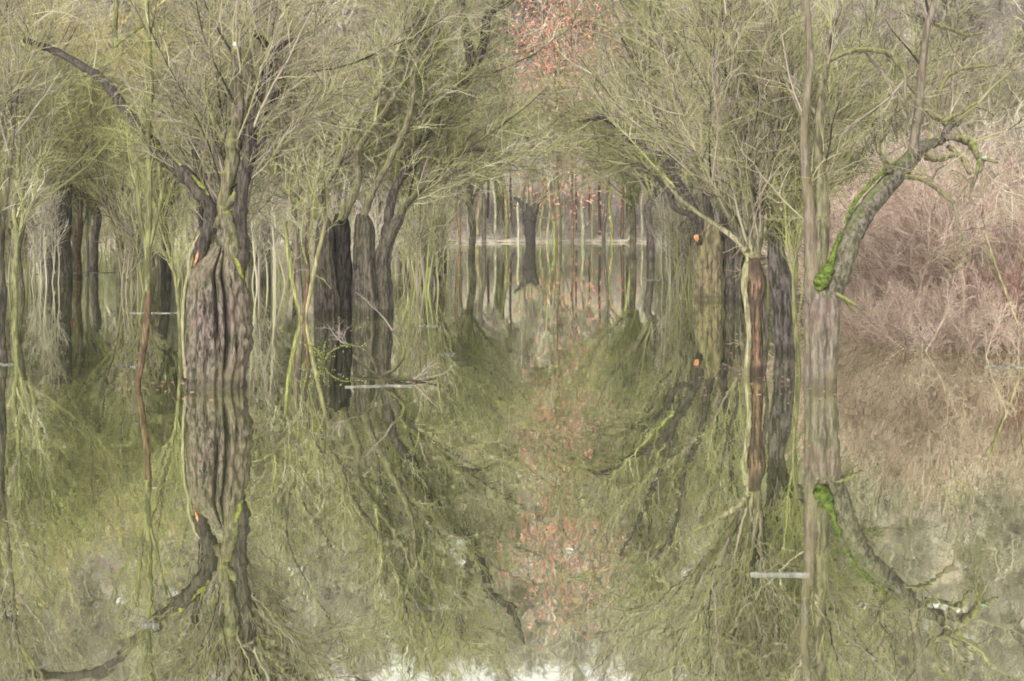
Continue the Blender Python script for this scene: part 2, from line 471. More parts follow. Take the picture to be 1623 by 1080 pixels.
wat = mesh_np('water', wv, np.array([[0, 1, 2, 3]]), M['water'], smooth=False)
tag(wat, 'still flood water mirroring the bare willows', 'water', kind='structure')

# ------------------------------------------------------------------ tree makers for the middle and far distance
def pollard_proto(name, seed, mat, bark, hh=2.3, tr=0.42, n1=34, n2=420, n3=4200, L=4.6, thick=1.0, spread=0.9):
    global rng
    keep = rng; rng = np.random.default_rng(seed)
    root = empty(name, (0, 0, 0), None, None)
    pp = [(0, -1.0, tr * 1.05), (0.03, 0.2, tr), (rng.normal(0, .05), hh * 0.5, tr * 0.9), (rng.normal(0, .08), hh * 0.85, tr * 0.95), (rng.normal(0, .06), hh + 0.1, tr * 0.75)]
    w = smooth_line([(a, 0, b, c) for a, b, c in pp], 6)
    tb = TB()
    tp, trd = w[:, :3], w[:, 3]
    s = 14
    tb.add(tp[None], (trd * (1 + rng.normal(0, 0.05, len(trd))))[None], s, np.array([0.4]))
    # knuckles on the head
    K = 7
    st = np.array([tp[-1]] * K) + np.array([0, 0, -0.25]); d = rng.normal(0, 1, (K, 3)); d[:, 2] = np.abs(d[:, 2]) + 0.7
    kp, kr = grow(st, d, tr * rng.uniform(1.2, 2.2, K), 4, 0.1, 0.1, tr * 0.45, tr * 0.22)
    tb.add(kp, kr, 8, rng.uniform(0.2, 0.6, K))
    tb.build('trunk', bark, root)
    cb = TB()
    i = rng.integers(0, K, n1)
    st = kp[i, -1] + rng.normal(0, 0.05, (n1, 3))
    ang = rng.uniform(0, 2 * np.pi, n1); el = rng.uniform(0.15, 1.0, n1) ** 0.7
    d = np.stack([np.cos(ang) * spread * (1.15 - el), np.sin(ang) * spread * (1.15 - el), el + 0.12], -1)
    a, ar = grow(st, d, L * rng.uniform(0.6, 1.15, n1), 7, 0.11, 0.03, 0.035 * thick * rng.uniform(0.6, 1.3, n1), 0.008 * thick)
    cb.add(a, ar, 4, rng.uniform(0, 0.7, n1))
    st, d, rr, t = children(a, ar, n2, 0.12, 1.0, 0.55, (0, 0, 0.15))
    b, br = grow(st, d, L * 0.38 * rng.uniform(0.5, 1.2, n2), 5, 0.22, 0.02, 0.011 * thick, 0.005 * thick)
    cb.add(b, br, 3, rng.uniform(0, 1, n2))
    st, d, rr, t = children(b, br, n3, 0.1, 1.0, 0.7, (0, 0, 0.08))
    c, cr = grow(st, d, L * 0.17 * rng.uniform(0.4, 1.3, n3), 4, 0.35, 0.0, 0.0052 * thick, 0.0032 * thick)
    cb.add(c, cr, 3, rng.uniform(0, 1, n3))
    cb.build('crown', mat, root)
    rng = keep
    return root

def tall_proto(name, seed, mat, bark, h=22, tr=0.22, low=4.0, n1=46, n2=420, n3=4200, w=3.6, thick=1.0):
    global rng
    keep = rng; rng = np.random.default_rng(seed)
    root = empty(name, (0, 0, 0), None, None)
    k = 9
    zs = np.linspace(-0.6, h * 0.9, k)
    pts = np.stack([np.cumsum(rng.normal(0, 0.12, k)), np.cumsum(rng.normal(0, 0.12, k)), zs], -1)
    pts[:2, :2] = 0
    rad = tr * (1 - np.linspace(0, 1, k) ** 1.3 * 0.85)
    tb = TB(); tb.add(pts[None], rad[None], 8, np.array([0.5])); tb.build('trunk', bark, root)
    cb = TB()
    t = rng.uniform(low / h, 0.98, n1) * (k - 1)
    j = np.minimum(t.astype(int), k - 2); fr = (t - j)[:, None]
    st = pts[j] * (1 - fr) + pts[j + 1] * fr
    ang = rng.uniform(0, 2 * np.pi, n1)
    d = np.stack([np.cos(ang), np.sin(ang), rng.uniform(0.5, 1.6, n1)], -1)
    ln = w * 1.3 * np.clip(1.25 - st[:, 2] / h, 0.25, 1.1) * rng.uniform(0.6, 1.1, n1)
    a, ar = grow(st, d, ln, 6, 0.12, 0.05, 0.06 * thick, 0.014 * thick)
    cb.add(a, ar, 4, rng.uniform(0, 1, n1))
    st, d, rr, t = children(a, ar, n2, 0.15, 1.0, 0.7, (0, 0, 0.2))
    b, br = grow(st, d, w * 0.42 * rng.uniform(0.5, 1.2, n2), 4, 0.15, 0.04, 0.02 * thick, 0.010 * thick)
    cb.add(b, br, 3, rng.uniform(0, 1, n2))
    st, d, rr, t = children(b, br, n3, 0.1, 1.0, 0.8, (0, 0, 0.1))
    c, cr = grow(st, d, w * 0.24 * rng.uniform(0.4, 1.3, n3), 3, 0.2, 0.0, 0.010 * thick, 0.007 * thick)
    cb.add(c, cr, 3, rng.uniform(0, 1, n3))
    cb.build('crown', mat, root)
    rng = keep
    return root

# ---- far wood on the hillside: tall bare trees, copies of six kinds
FAR = [tall_proto('tall_tree', 11, M['far_twig'], M['pole_grey'], 22, 0.24, 6.0, w=4.2, thick=2.6),
       tall_proto('tall_tree', 12, M['far_twig'], M['bark_dark'], 20, 0.22, 6, w=4.6, thick=2.6),
       tall_proto('tall_tree', 13, M['green_twig'], M['pole_green'], 24, 0.20, 7.0, w=3.8, thick=2.6),
       tall_proto('tall_tree', 14, M['far_twig'], M['pole_tan'], 21, 0.18, 6.0, w=4.4, thick=2.6),
       tall_proto('tall_tree', 15, M['willow_twig'], M['pole_grey'], 18, 0.2, 5.0, w=4.6, thick=2.6)]
FAR_LBL = ['tall bare tree with a pale grey stem in the wood beyond the water',
           'tall bare tree with a dark stem in the wood beyond the water',
           'tall bare tree with a mossy green stem in the wood beyond the water',
           'slender bare tree with a tan stem in the wood beyond the water',
           'bare willow with olive twigs in the wood beyond the water']
used = set()
r = np.random.default_rng(5)
spots = []
for y0 in np.arange(119, 226, 7.5):
    half = 0.40 * y0 + 6
    x = -half + r.uniform(0, 6)
    while x < half:
        spots.append((x + r.normal(0, 1), y0 + r.normal(0, 2)))
        x += r.uniform(5.5, 10.5) * (1 + (y0 - 119) / 300)
for (x, y) in spots:
    if abs(x - 2) < 3 and y > 205: continue
    if -14 < x < 17 and y < 150 and (int(x * 7) % 3): continue
    k = int(r.choice(5, p=[.3, .2, .15, .2, .15]))
    z = float(terrain_z(np.array(x), np.array(y)))
    s = r.uniform(0.75, 1.15)
    o = FAR[k]
    if k not in used:
        used.add(k); o.location = (x, y, z); o.rotation_euler = (0, 0, r.uniform(0, 6.28)); o.scale = (s, s, s)
        tag(o, FAR_LBL[k], 'tree', ['pale grey far trees', 'dark far trees', 'mossy far trees', 'tan far trees', 'olive far willows'][k])
    else:
        copy_tree(o, (x, y, z), r.uniform(0, 6.28), s)
print('far trees', len(spots))

for i in range(26):
    x = r.uniform(24, 66) if i % 3 else r.uniform(-66, -30); y = r.uniform(117, 140)
    copy_tree(FAR[(0, 3, 4)[i % 3]], (x, y, float(terrain_z(np.array(x), np.array(y)))), r.uniform(0, 6.28), r.uniform(0.95, 1.3))
for i in range(54):
    x = -98 + 196 * (i + r.uniform(0, 1)) / 54; y = r.uniform(206, 236)
    copy_tree(FAR[(0, 3, 4, 1)[i % 4]], (x, y, float(terrain_z(np.array(x), np.array(y))) - 0.3), r.uniform(0, 6.28), r.uniform(0.75, 1.05))
# ---- slender trees along the far shore, each at its place
def sapling_proto(seed, bark, mat):
    return tall_proto('slender_tree', seed, mat, bark, 15, 0.13, 5.5, n1=26, n2=160, n3=1200, w=2.0, thick=1.3)
SAP = {'tan': sapling_proto(21, M['pole_tan'], M['far_twig']), 'green': sapling_proto(22, M['pole_green'], M['green_twig']),
       'grey': sapling_proto(23, M['pole_grey'], M['far_twig']), 'brown': sapling_proto(24, M['pole_brown'], M['far_twig']),
       'dark': sapling_proto(25, M['bark_dark'], M['far_twig'])}
sap_used = set()
shore = [(690, 'grey', 3.0, 'pale grey'), (700, 'green', 2.5, 'mossy'), (712, 'tan', 3, 'tan'), (728, 'brown', 3.5, 'brown'), (741, 'grey', 3, 'grey'),
         (757, 'tan', 5.5, 'thick tan'), (767, 'dark', 5.5, 'dark'), (785, 'grey', 4, 'pale'), (803, 'green', 4.5, 'bright mossy'), (822, 'grey', 3.5, 'greyish'),
         (856, 'green', 3, 'green'), (868, 'tan', 3.5, 'tan'), (879, 'green', 5, 'stout green'), (893, 'grey', 3, 'grey'), (907, 'brown', 3.5, 'red-brown'),
         (924, 'grey', 4.5, 'pale grey'), (938, 'tan', 3, 'tan'), (957, 'dark', 4.5, 'dark'), (970, 'green', 4, 'green'), (986, 'brown', 4.5, 'rusty brown'),
         (1003, 'green', 4, 'mossy'), (1018, 'grey', 3, 'grey'), (1032, 'tan', 4, 'tan'), (1050, 'green', 3, 'thin green'), (1066, 'brown', 3, 'thin brown'),
         (1083, 'grey', 3.5, 'grey')]
ordn = {}
seen_lbl = {}
for i, (px, kind, wpx, adj) in enumerate(shore):
    D = 113.5 + 5 * ((i * 37) % 11) / 10
    x = (px - 811.5) / F * D
    y = D
    z = float(terrain_z(np.array(x), np.array(y)))
    sxy = (wpx * D / F / 2 / 0.13) * 1.35
    sz = 1.0 + 0.35 * ((i * 53) % 7) / 7
    nb = 'left part' if px < 790 else 'middle part' if px < 930 else 'right part'
    lbl = '%s slender stem on the %s of the far shore' % (adj, nb)
    seen_lbl[lbl] = seen_lbl.get(lbl, 0) + 1
    if seen_lbl[lbl] > 1: lbl = '%s slender stem beside the %s one on the %s of the far shore' % (adj, shore[i-1][3], nb)
    s3 = (1.0, 1.0, sz)
    if kind not in sap_used:
        sap_used.add(kind); o = SAP[kind]; o.location = (x, y, z); o.rotation_euler = (0, 0, i)
        tag(o, lbl, 'tree', 'slender trees on the far shore')
    else:
        o = copy_tree(SAP[kind], (x, y, z), i, 1.0, lbl, 'slender trees on the far shore')
        tag(o, None, 'tree')
    q = max(0.8, min(1.5, sxy)); o.scale = (q, q, sz)

r = np.random.default_rng(19)
for i in range(46):
    px = r.uniform(560, 1110); y = r.uniform(118, 134); x = (px - 811.5) / F * y
    k = ('grey', 'tan', 'grey', 'green', 'brown')[i % 5]
    nl = {'grey': 'thin pale grey stem in the screen of trees behind the far shore', 'tan': 'thin tan stem in the screen of trees behind the far shore',
          'green': 'thin mossy stem in the screen of trees behind the far shore', 'brown': 'thin brown stem in the screen of trees behind the far shore'}[k]
    o = copy_tree(SAP[k], (x, y, float(terrain_z(np.array(x), np.array(y)))), i, 1.0, nl, 'thin %s stems behind the far shore' % k)
    tag(o, None, 'tree'); q = r.uniform(0.7, 1.1); o.scale = (q, q, r.uniform(0.9, 1.3))

# ---- pollard willows standing in the water between near and far
PROTO = [pollard_proto('pollard_willow', 31, M['willow_twig'], M['bark_dark'], 2.3, 0.36, thick=1.45),
         pollard_proto('pollard_willow', 32, M['green_twig'], M['limb_bark'], 2.5, 0.22, thick=1.45),
         pollard_proto('pollard_willow', 33, M['willow_twig'], M['bark_brown'], 2.1, 0.30, n1=44, thick=1.45),
         pollard_proto('pollard_willow', 34, M['green_twig'], M['bark_dark'], 2.4, 0.17, n1=26, n2=380, L=5.2, thick=1.45),
         pollard_proto('pollard_willow', 35, M['yellow_twig'], M['limb_bark'], 2.2, 0.15, n1=24, n2=300, L=4.4, thick=1.45)]
mid = [  # px, base row, proto, scale, label
    (28, 470, 4, 1.15, 'green-twigged pollard willow near the left edge beside the dark frame-cut snag'),
    (90, 438, 0, 1.05, 'stout dark pollard willow left of the slender leaning tree, orange wound on its stem'),
    (150, 428, 3, 1.15, 'thin pollard willow just right of the stout one with the orange wound'),
    (190, 447, 4, 1.0, 'yellow-green pollard willow directly left of the slender leaning tree'),
    (262, 440, 3, 1.2, 'broad pollard willow half hidden left of the big fissured willow'),
    (-60, 455, 3, 1.2, 'tall thin pollard willow cut off by the left frame edge'),
    (420, 447, 1, 1.15, 'green pollard willow close right of the big fissured willow'),
    (700, 418, 3, 1.3, 'distant pollard willow right of the red and yellow stems'),
    (540, 425, 2, 1.3, 'distant pollard willow behind the hollow willow'),
    (330, 420, 0, 1.3, 'distant pollard willow hidden behind the big fissured willow'),
    (470, 415, 4, 1.4, 'distant yellow-green pollard willow left of the hollow willow'),
    (1030, 412, 3, 1.3, 'distant pollard willow left of the two-toned pollard'),
    (1085, 440, 1, 1.15, 'green pollard willow just left of the two-toned one'),
    (1186, 420, 3, 1.35, 'thin pollard willow behind the rotten stem'),
    (1270, 425, 4, 1.3, 'yellow-green pollard willow behind the forked tree'),
    (1335, 425, 3, 1.3, 'thin dark pollard willow right behind the fork of the forked tree'),
    (1226, 425, 4, 1.3, 'green pollard willow behind the grey straight trunk'),
    (1420, 430, 2, 1.3, 'distant willow behind the brown thicket on the right'),
    (1560, 425, 0, 1.35, 'distant willow behind the wine-red bush'),
    (636, 425, 4, 1.3, 'green pollard willow close behind the red and yellow stems'),
    (748, 409, 4, 1.35, 'thin pollard willow on the left flank of the open channel in the middle'),
    (1003, 407, 4, 1.35, 'thin pollard willow on the right flank of the open channel in the middle'),
    (10, 415, 2, 1.4, 'distant broad pollard willow far back at the left edge'),
    (120, 408, 4, 1.5, 'distant yellow-green pollard willow far back on the left'),
    (590, 410, 0, 1.5, 'distant dark pollard willow far back behind the hollow willow'),
    (1130, 405, 0, 1.4, 'distant dark pollard far back behind the two-toned pollard'),
]
pu = set()
for i, (px, by, k, s, lbl) in enumerate(mid):
    D = Dof(by); x = (px - 811.5) / F * D
    o = PROTO[k]
    if k not in pu:
        pu.add(k); o.location = (x, D, 0); o.rotation_euler = (0, 0, i * 1.7); o.scale = (s, s, s)
        tag(o, lbl, 'tree', 'pollard willows standing in the flood')
    else:
        o = copy_tree(o, (x, D, 0), i * 1.7, s, lbl, 'pollard willows standing in the flood'); tag(o, None, 'tree')
    if px == 90: WOUND = o

def blob(name, c, rx, ry, rz, mat, parent, origin, seed=0, n=16, amp=0.25, tilt=None):
    a = np.linspace(0, np.pi, n); b = np.arange(n * 2) / (n * 2) * 2 * np.pi
    A, B = np.meshgrid(a, b, indexing='ij')
    p = np.stack([np.sin(A) * np.cos(B), np.sin(A) * np.sin(B), np.cos(A)], -1).reshape(-1, 3)
    q = p * (1 + amp * vnoise(p, seed, 3, 3.0))[:, None] * np.array([rx, ry, rz])
    if tilt is not None:
        ca, sa = math.cos(tilt), math.sin(tilt)
        q = np.stack([q[:, 0] * ca - q[:, 2] * sa, q[:, 1], q[:, 0] * sa + q[:, 2] * ca], -1)
    v = q + np.asarray(c) - np.asarray(origin)
    idx = np.arange(n * n * 2).reshape(n, n * 2)
    f = np.stack([idx[:-1], idx[1:], np.roll(idx[1:], -1, 1), np.roll(idx[:-1], -1, 1)], -1).reshape(-1, 4)
    return mesh_np(name, v, f, mat, parent, True, {'tint': np.full(len(v), 0.5)})

# whippy saplings scattered through the flood between the pollards
def whip_proto(seed, mat, bark):
    global rng
    keep = rng; rng = np.random.default_rng(seed)
    root = empty('willow_sapling', (0, 0, 0), None, None)
    n1 = 9
    st = np.stack([rng.normal(0, .25, n1), rng.normal(0, .25, n1), np.full(n1, -0.3)], -1)
    d = np.stack([rng.normal(0, .10, n1), rng.normal(0, .10, n1), np.ones(n1)], -1)
    a, ar = grow(st, d, rng.uniform(2.2, 4.6, n1), 8, 0.07, 0.02, 0.035, 0.012)
    tb = TB(); tb.add(a, ar, 5, rng.uniform(0.1, 0.9, n1)); tb.build('stem_clump', bark, root)
    cb = TB()
    st, d, rr, t = children(a, ar, 110, 0.2, 1.0, 0.6, (0, 0, 0.25))
    b, brr = grow(st, d, rng.uniform(0.4, 1.3, 110), 5, 0.15, 0.02, 0.014, 0.007); cb.add(b, brr, 3)
    st, d, rr, t = children(b, brr, 520, 0.1, 1.0, 0.8)
    c, cr = grow(st, d, rng.uniform(0.2, 0.6, 520), 4, 0.2, 0.0, 0.010, 0.006); cb.add(c, cr, 3)
    cb.build('crown', mat, root); rng = keep
    return root
WH = [whip_proto(61, M['green_twig'], M['green_twig']), whip_proto(62, M['willow_twig'], M['willow_twig']), whip_proto(63, M['far_twig'], M['far_twig'])]
WL = ['clump of whippy mossy-green sapling stems standing in the flood among the pollards', 'clump of whippy olive-grey sapling stems standing in the flood among the pollards', 'clump of whippy pale brown sapling stems standing in the flood among the pollards']
WG = ['green sapling clumps in the flood', 'olive sapling clumps in the flood', 'brown sapling clumps in the flood']
r = np.random.default_rng(77)
wh_used = set()
for i in range(84):
    if i < 44: px = r.uniform(-40, 500)
    elif i < 60: px = r.uniform(500, 700)
    elif i < 66: px = r.uniform(1080, 1180)
    else: px = r.uniform(1040, 1360)
    by = 390 + 75 * r.uniform(0, 1) ** 1.2
    D = Dof(by); k = i % 3; s_ = r.uniform(0.7, 1.15); x = (px - 811.5) / F * D
    if k not in wh_used:
        wh_used.add(k); o = WH[k]; o.location = (x, D, 0); o.rotation_euler = (0, 0, i); o.scale = (s_,) * 3; tag(o, WL[k], 'sapling', WG[k])
    else:
        copy_tree(WH[k], (x, D, 0), i, s_)

# orange wound on the stout dark willow at the left (its parent keeps its own scale and turn)
def in_local(o, p):
    c, s_ = math.cos(-o.rotation_euler[2]), math.sin(-o.rotation_euler[2])
    d = (np.asarray(p) - np.array(o.location)) / o.scale[0]
    return np.array([d[0] * c - d[1] * s_, d[0] * s_ + d[1] * c, d[2]])
wl = in_local(WOUND, P(112, 364, Dof(438) - 0.75))
wb = blob('bark_wound', wl, 0.11, 0.10, 0.26, M['fresh_wood'], WOUND, (0, 0, 0), 3, 10, 0.2)
wb['label'] = 'fresh orange wood where a limb tore off'

# ------------------------------------------------------------------ twig clouds on hand-laid limbs
def dress(limbs, n1, n2, n3, L, mat, parent, origin, thick=1.0, up=0.05, spread=0.7, t0=0.25, tint=(0, 1), bias=(0, 0, 0.3), name='crown'):
    """shoots off the given limbs [(pts, rad)], three orders fine"""
    cb = TB()
    tot = sum(np.linalg.norm(np.diff(p, axis=0), axis=1).sum() for p, _ in limbs)
    A = []
    for p, rd in limbs:
        ln = np.linalg.norm(np.diff(p, axis=0), axis=1).sum()
        k = max(2, int(n1 * ln / tot))
        st, d, rr, t = children(p[None], rd[None], k, t0, 1.0, spread, bias)
        a, ar = grow(st, d, L * rng.uniform(0.5, 1.2, k), 7, 0.10, up, np.minimum(0.020 * thick * rng.uniform(.6, 1.3, k), rr * 0.8), 0.005 * thick)
        cb.add(a, ar, 4, rng.uniform(tint[0], tint[1] * 0.7, k)); A.append((a, ar))
    a = np.concatenate([q[0] for q in A]); ar = np.concatenate([q[1] for q in A])
    st, d, rr, t = children(a, ar, n2, 0.15, 1.0, 0.75, (0, 0, 0.10))
    b, br = grow(st, d, L * 0.42 * rng.uniform(0.5, 1.2, n2), 5, 0.22, up * 0.5, 0.008 * thick, 0.0035 * thick)
    cb.add(b, br, 3, rng.uniform(tint[0], tint[1], n2))
    st, d, rr, t = children(b, br, n3, 0.1, 1.0, 0.65, (0, 0, 0.05))
    c, cr = grow(st, d, L * 0.20 * rng.uniform(0.4, 1.3, n3), 4, 0.33, 0.0, 0.0042 * thick, 0.0026 * thick)
    cb.add(c, cr, 3, rng.uniform(tint[0], tint[1], n3))
    return cb.build(name, mat, parent, origin=origin)

def limb_part(name, lines, D, mat, parent, origin, sides=12, rough=0.12, label=None, fat=1.0):
    tb = TB(); out = []
    for ln in lines:
        if fat != 1.0: ln = [(q[0], q[1], q[2] * fat) + tuple(q[3:]) for q in ln]
        out.append(limb(tb, ln, D, sides, 0.5, 6, rough))
    o = tb.build(name, mat, parent, origin=origin)
    if label: o['label'] = label
    return o, out

# ================================================================== A: the big fissured pollard willow, left
D = 20.0
oA = P(345, 612, D) * np.array([1, 1, 0])
A = empty('pollard_willow', oA, 'big pollard willow with a thick deeply fissured brown trunk, nearest tree on the left', 'tree')
trunk_mesh('trunk', [(341, 760, 48), (342, 640, 45), (344, 590, 47), (348, 550, 50), (348, 510, 48), (346, 470, 46), (344, 445, 44), (343, 430, 40), (346, 416, 31), (350, 400, 18), (352, 388, 9)], D, M['bark_brown'], A, oA,
           flutes=3, depth=0.045, seed=4, sides=160, m=16, flat=0.85,
           grooves=[(4.78, 0.06, 0.65, 0.7, 2.2), (5.2, 0.09, 0.7, 0.3, 2.2), (4.45, 0.05, 0.2, -1, 1.6), (4.05, 0.05, 0.22, -1, 1.6), (5.5, 0.06, 0.25, -1, 1.4), (4.9, 0.05, 0.2, -1, 1.0)])
o, A1 = limb_part('limb', [[(338, 490, 9), (328, 450, 9), (318, 415, 9.5), (322, 385, 10), (334, 352, 10.5), (330, 322, 10.5, -.1), (302, 287, 10.5, -.1), (252, 240, 9.5, .1), (212, 192, 7.5, .5), (168, 132, 6.5, 1.2), (128, 104, 5.8, 2.0), (84, 80, 5, 3.0), (42, 64, 4.5, 4.0)],
                           [(328, 320, 9, .1), (316, 285, 6), (312, 258, 5), (306, 238, 3.5)]],
                  D, M['limb_plain'], A, oA, label='long dark limb reaching out to the upper left', fat=1.15)
o, A2 = limb_part('limb', [[(350, 480, 14), (360, 440, 16), (368, 395, 14), (360, 350, 13), (352, 330, 11), (358, 300, 11), (368, 262, 13), (370, 225, 13), (376, 190, 11), (378, 150, 9), (375, 110, 8.5), (374, 80, 8)],
                           [(340, 360, 10), (355, 330, 9), (372, 312, 7), (384, 300, 5)]],
                  D, M['limb_bark'], A, oA, label='mossy upright limb ending in a broken stub', fat=0.95)
tb = TB(); limb(tb, [(330, 310, 3, -.15), (314, 290, 4.5, -.15), (290, 267, 4.5, -.1), (268, 247, 4, 0), (250, 232, 2, .05)], D, 10, rough=0.2)
tb.build('moss', M['moss_yellow'], A, origin=oA)['label'] = 'yellow moss along the top of the long dark limb'
blob('broken_end', P(374, 72, D), 0.05, 0.05, 0.045, M['white_wood'], A, oA, 5, 10, 0.25)['label'] = 'pale broken wood on the tip of the stub'
o, A3 = limb_part('limb', [[(366, 480, 8), (380, 430, 8), (386, 400, 8), (381, 350, 8), (382, 310, 8), (390, 270, 7.5), (393, 235, 7), (397, 200, 6), (402, 150, 6, .2), (420, 115, 7, .4), (432, 88, 5, .5), (448, 70, 3, .6), (464, 62, 2, .7)],
                           [(428, 82, 4.5, .5), (414, 62, 4, .4), (400, 50, 3.5, .3)],
                           [(372, 200, 7), (380, 180, 6.5), (390, 170, 5)],
                           [(396, 230, 5), (412, 195, 4.5, .3), (436, 155, 4, .6), (462, 132, 4, .9), (495, 112, 3, 1.2)],
                           [(394, 260, 4), (410, 225, 3.5), (430, 212, 3)]],
                  D, M['limb_plain'], A, oA, label='dark crooked limb leaning to the right', fat=1.3)
blob('moss', P(379, 425, D - 0.36), 0.025, 0.03, 0.14, M['moss_yellow'], A, oA, 8, 12, 0.3, 0.35)
blob('bark_wound', P(311, 412, D - 0.11), 0.018, 0.03, 0.10, M['fresh_wood'], A, oA, 8, 10, 0.3, -0.2)
o, A4 = limb_part('side_shoots', [[(303, 440, 4), (300, 410, 4), (318, 372, 3.5), (340, 350, 3)], [(296, 600, 3.5, -.1), (291, 560, 3), (290, 500, 3), (297, 440, 3), (322, 370, 2.5)]], D, M['pale_bark'], A, oA)
head = [(P(x, y, D + dd)[None].repeat(2, 0) + np.array([[0, 0, 0], [0, 0, .3]]), np.array([.1, .08])) for x, y, dd in ((320, 380, .5), (345, 350, .6), (380, 380, .5), (365, 340, .4), (350, 400, .6))]
dress([A1[0]], 9, 70, 500, 1.3, M['willow_twig'], A, oA, 0.8, up=0.04, spread=0.9, t0=0.3, bias=(0, 1.2, .4), name='limb_twigs')
dress([A2[0], A3[0], A3[3]] + head, 52, 700, 6500, 2.5, M['willow_twig'], A, oA, 0.95, up=0.04, spread=0.75, t0=0.2, bias=(0, .8, .25))

# ================================================================== B: the forked tree, right
oB = P(1302, 612, D) * np.array([1, 1, 0])
B = empty('forked_tree', oB, 'grey forked tree with bright moss in its fork, nearest tree on the right', 'tree')
trunk_mesh('trunk', [(1299, 760, 24), (1300, 640, 24), (1301, 590, 24), (1302, 540, 25), (1303, 500, 26), (1304, 475, 25), (1302, 458, 17)], D, M['bark_grey'], B, oB,
           flutes=5, depth=0.07, seed=8, sides=90, m=14, grooves=[(4.95, 0.13, 0.22, -1, 1.3), (4.2, 0.08, 0.12, -1, 1.3)])
o, B1 = limb_part('limb', [[(1296, 480, 19), (1289, 455, 18), (1287, 420, 15), (1284, 370, 12), (1282, 320, 11), (1276, 260, 8.5), (1274, 205, 7.5), (1280, 150, 7.5), (1284, 90, 7), (1281, 40, 6), (1278, -20, 5.5), (1280, -110, 5)]],
                  D, M['bark_grey'], B, oB, 16, 0.06, 'upright grey limb running out of the top of the frame', fat=0.85)
o, B2 = limb_part('limb', [[(1290, 450, 16), (1299, 410, 15), (1303, 350, 15), (1302, 300, 13), (1298, 240, 10), (1299, 180, 9), (1304, 130, 8), (1311, 95, 6.5), (1316, 60, 4), (1325, 28, 3)],
                           [(1310, 98, 5), (1338, 85, 4.5), (1372, 79, 4.5), (1404, 84, 4.8), (1424, 103, 4.5), (1435, 122, 3.5), (1434, 150, 3), (1440, 190, 2)],
                           [(1286, 130, 3.5), (1296, 110, 3.5), (1312, 100, 3.5)]],
                  D, M['limb_bark'], B, oB, 12, 0.1, 'yellow-mossed upright limb with a thin arching branch', fat=0.85)
o, B3 = limb_part('limb', [[(1301, 560, 8), (1306, 500, 17), (1319, 460, 20), (1336, 420, 18), (1350, 375, 18.5, .1), (1372, 335, 18, .3), (1405, 295, 17, .5), (1440, 255, 15, .7), (1462, 234, 12.5, .8), (1478, 228, 8, .9), (1494, 222, 7, .9), (1501, 205, 6.5, .9), (1512, 196, 5, 1), (1520, 198, 4, 1)]],
                  D, M['limb_grey'], B, oB, 24, 0.05, 'heavy dark grey limb leaning to the upper right, mossy on top', fat=0.9)
o, B4 = limb_part('limb', [[(1446, 255, 11, .7), (1450, 215, 10, .7), (1456, 170, 9, .7), (1460, 125, 8, .7), (1465, 80, 7.5, .7), (1470, 40, 7, .7), (1480, 5, 6.5, .7), (1490, -60, 5, .8), (1494, -130, 4, .8)],
                           [(1478, 10, 4, .7), (1490, -8, 3, .8), (1500, -15, 2, .9)]],
                  D, M['bark_grey'], B, oB, 12, 0.06, 'upright shoot rising from the end of the leaning limb', fat=0.8)
o, B5 = limb_part('branch', [[(1498, 218, 5.5, .9), (1520, 219, 6.5, .8), (1538, 228, 6.5, .8), (1546, 240, 5.5, .7), (1553, 250, 5, .7), (1568, 254, 3, .7), (1582, 258, 2, .7)],
                             [(1553, 251, 4, .7), (1548, 275, 3, .6), (1540, 298, 2.5, .6), (1536, 315, 1.5, .6)],
                             [(1466, 250, 4.5, .8), (1490, 253, 4.5, .7), (1512, 246, 4, .6), (1526, 252, 4, .6), (1532, 268, 3, .5), (1538, 276, 2.5, .5)],
                             [(1503, 232, 4, .8), (1516, 243, 3.5, .7), (1524, 252, 2.5, .7)],
                             [(1434, 280, 4.5, .5), (1456, 284, 4, .4), (1474, 292, 3.5, .3), (1492, 306, 3.5, .3), (1513, 322, 3.5, .2)],
                             [(1470, 175, 4.5, .8), (1478, 185, 4, .8), (1490, 191, 4, .9), (1500, 198, 4.5, .9)],
                             [(1494, 194, 4, .9), (1520, 180, 3.5, .9), (1543, 166, 3, 1), (1548, 163, 2.5, 1)],
                             [(1488, 180, 3, .9), (1488, 155, 3, .9), (1496, 132, 2.8, 1), (1512, 115, 2.5, 1), (1540, 108, 2, 1.1), (1575, 104, 1.5, 1.2)],
                             [(1410, 272, 4, .4), (1396, 245, 3.8, .3), (1392, 232, 3.5, .3), (1402, 215, 3, .2), (1412, 204, 2, .2)],
                             [(1414, 268, 3, .4), (1404, 256, 2.5, .3), (1396, 252, 2, .3)],
                             [(1480, 38, 3, .7), (1505, 46, 2.8, .8), (1530, 55, 2.5, .9), (1560, 52, 1.5, 1)],
                             [(1326, 466, 3.5, -.2), (1340, 474, 3, -.3), (1356, 484, 2.5, -.4), (1368, 492, 1.5, -.5)],
                             [(1332, 470, 2.5, -.2), (1346, 486, 2, -.3), (1360, 497, 1.2, -.4)]],
                  D, M['limb_bark'], B, oB, 9, 0.12, 'crooked mossy branches at the end of the leaning limb')
o['label'] = 'crooked mossy branch work at the end of the leaning limb'
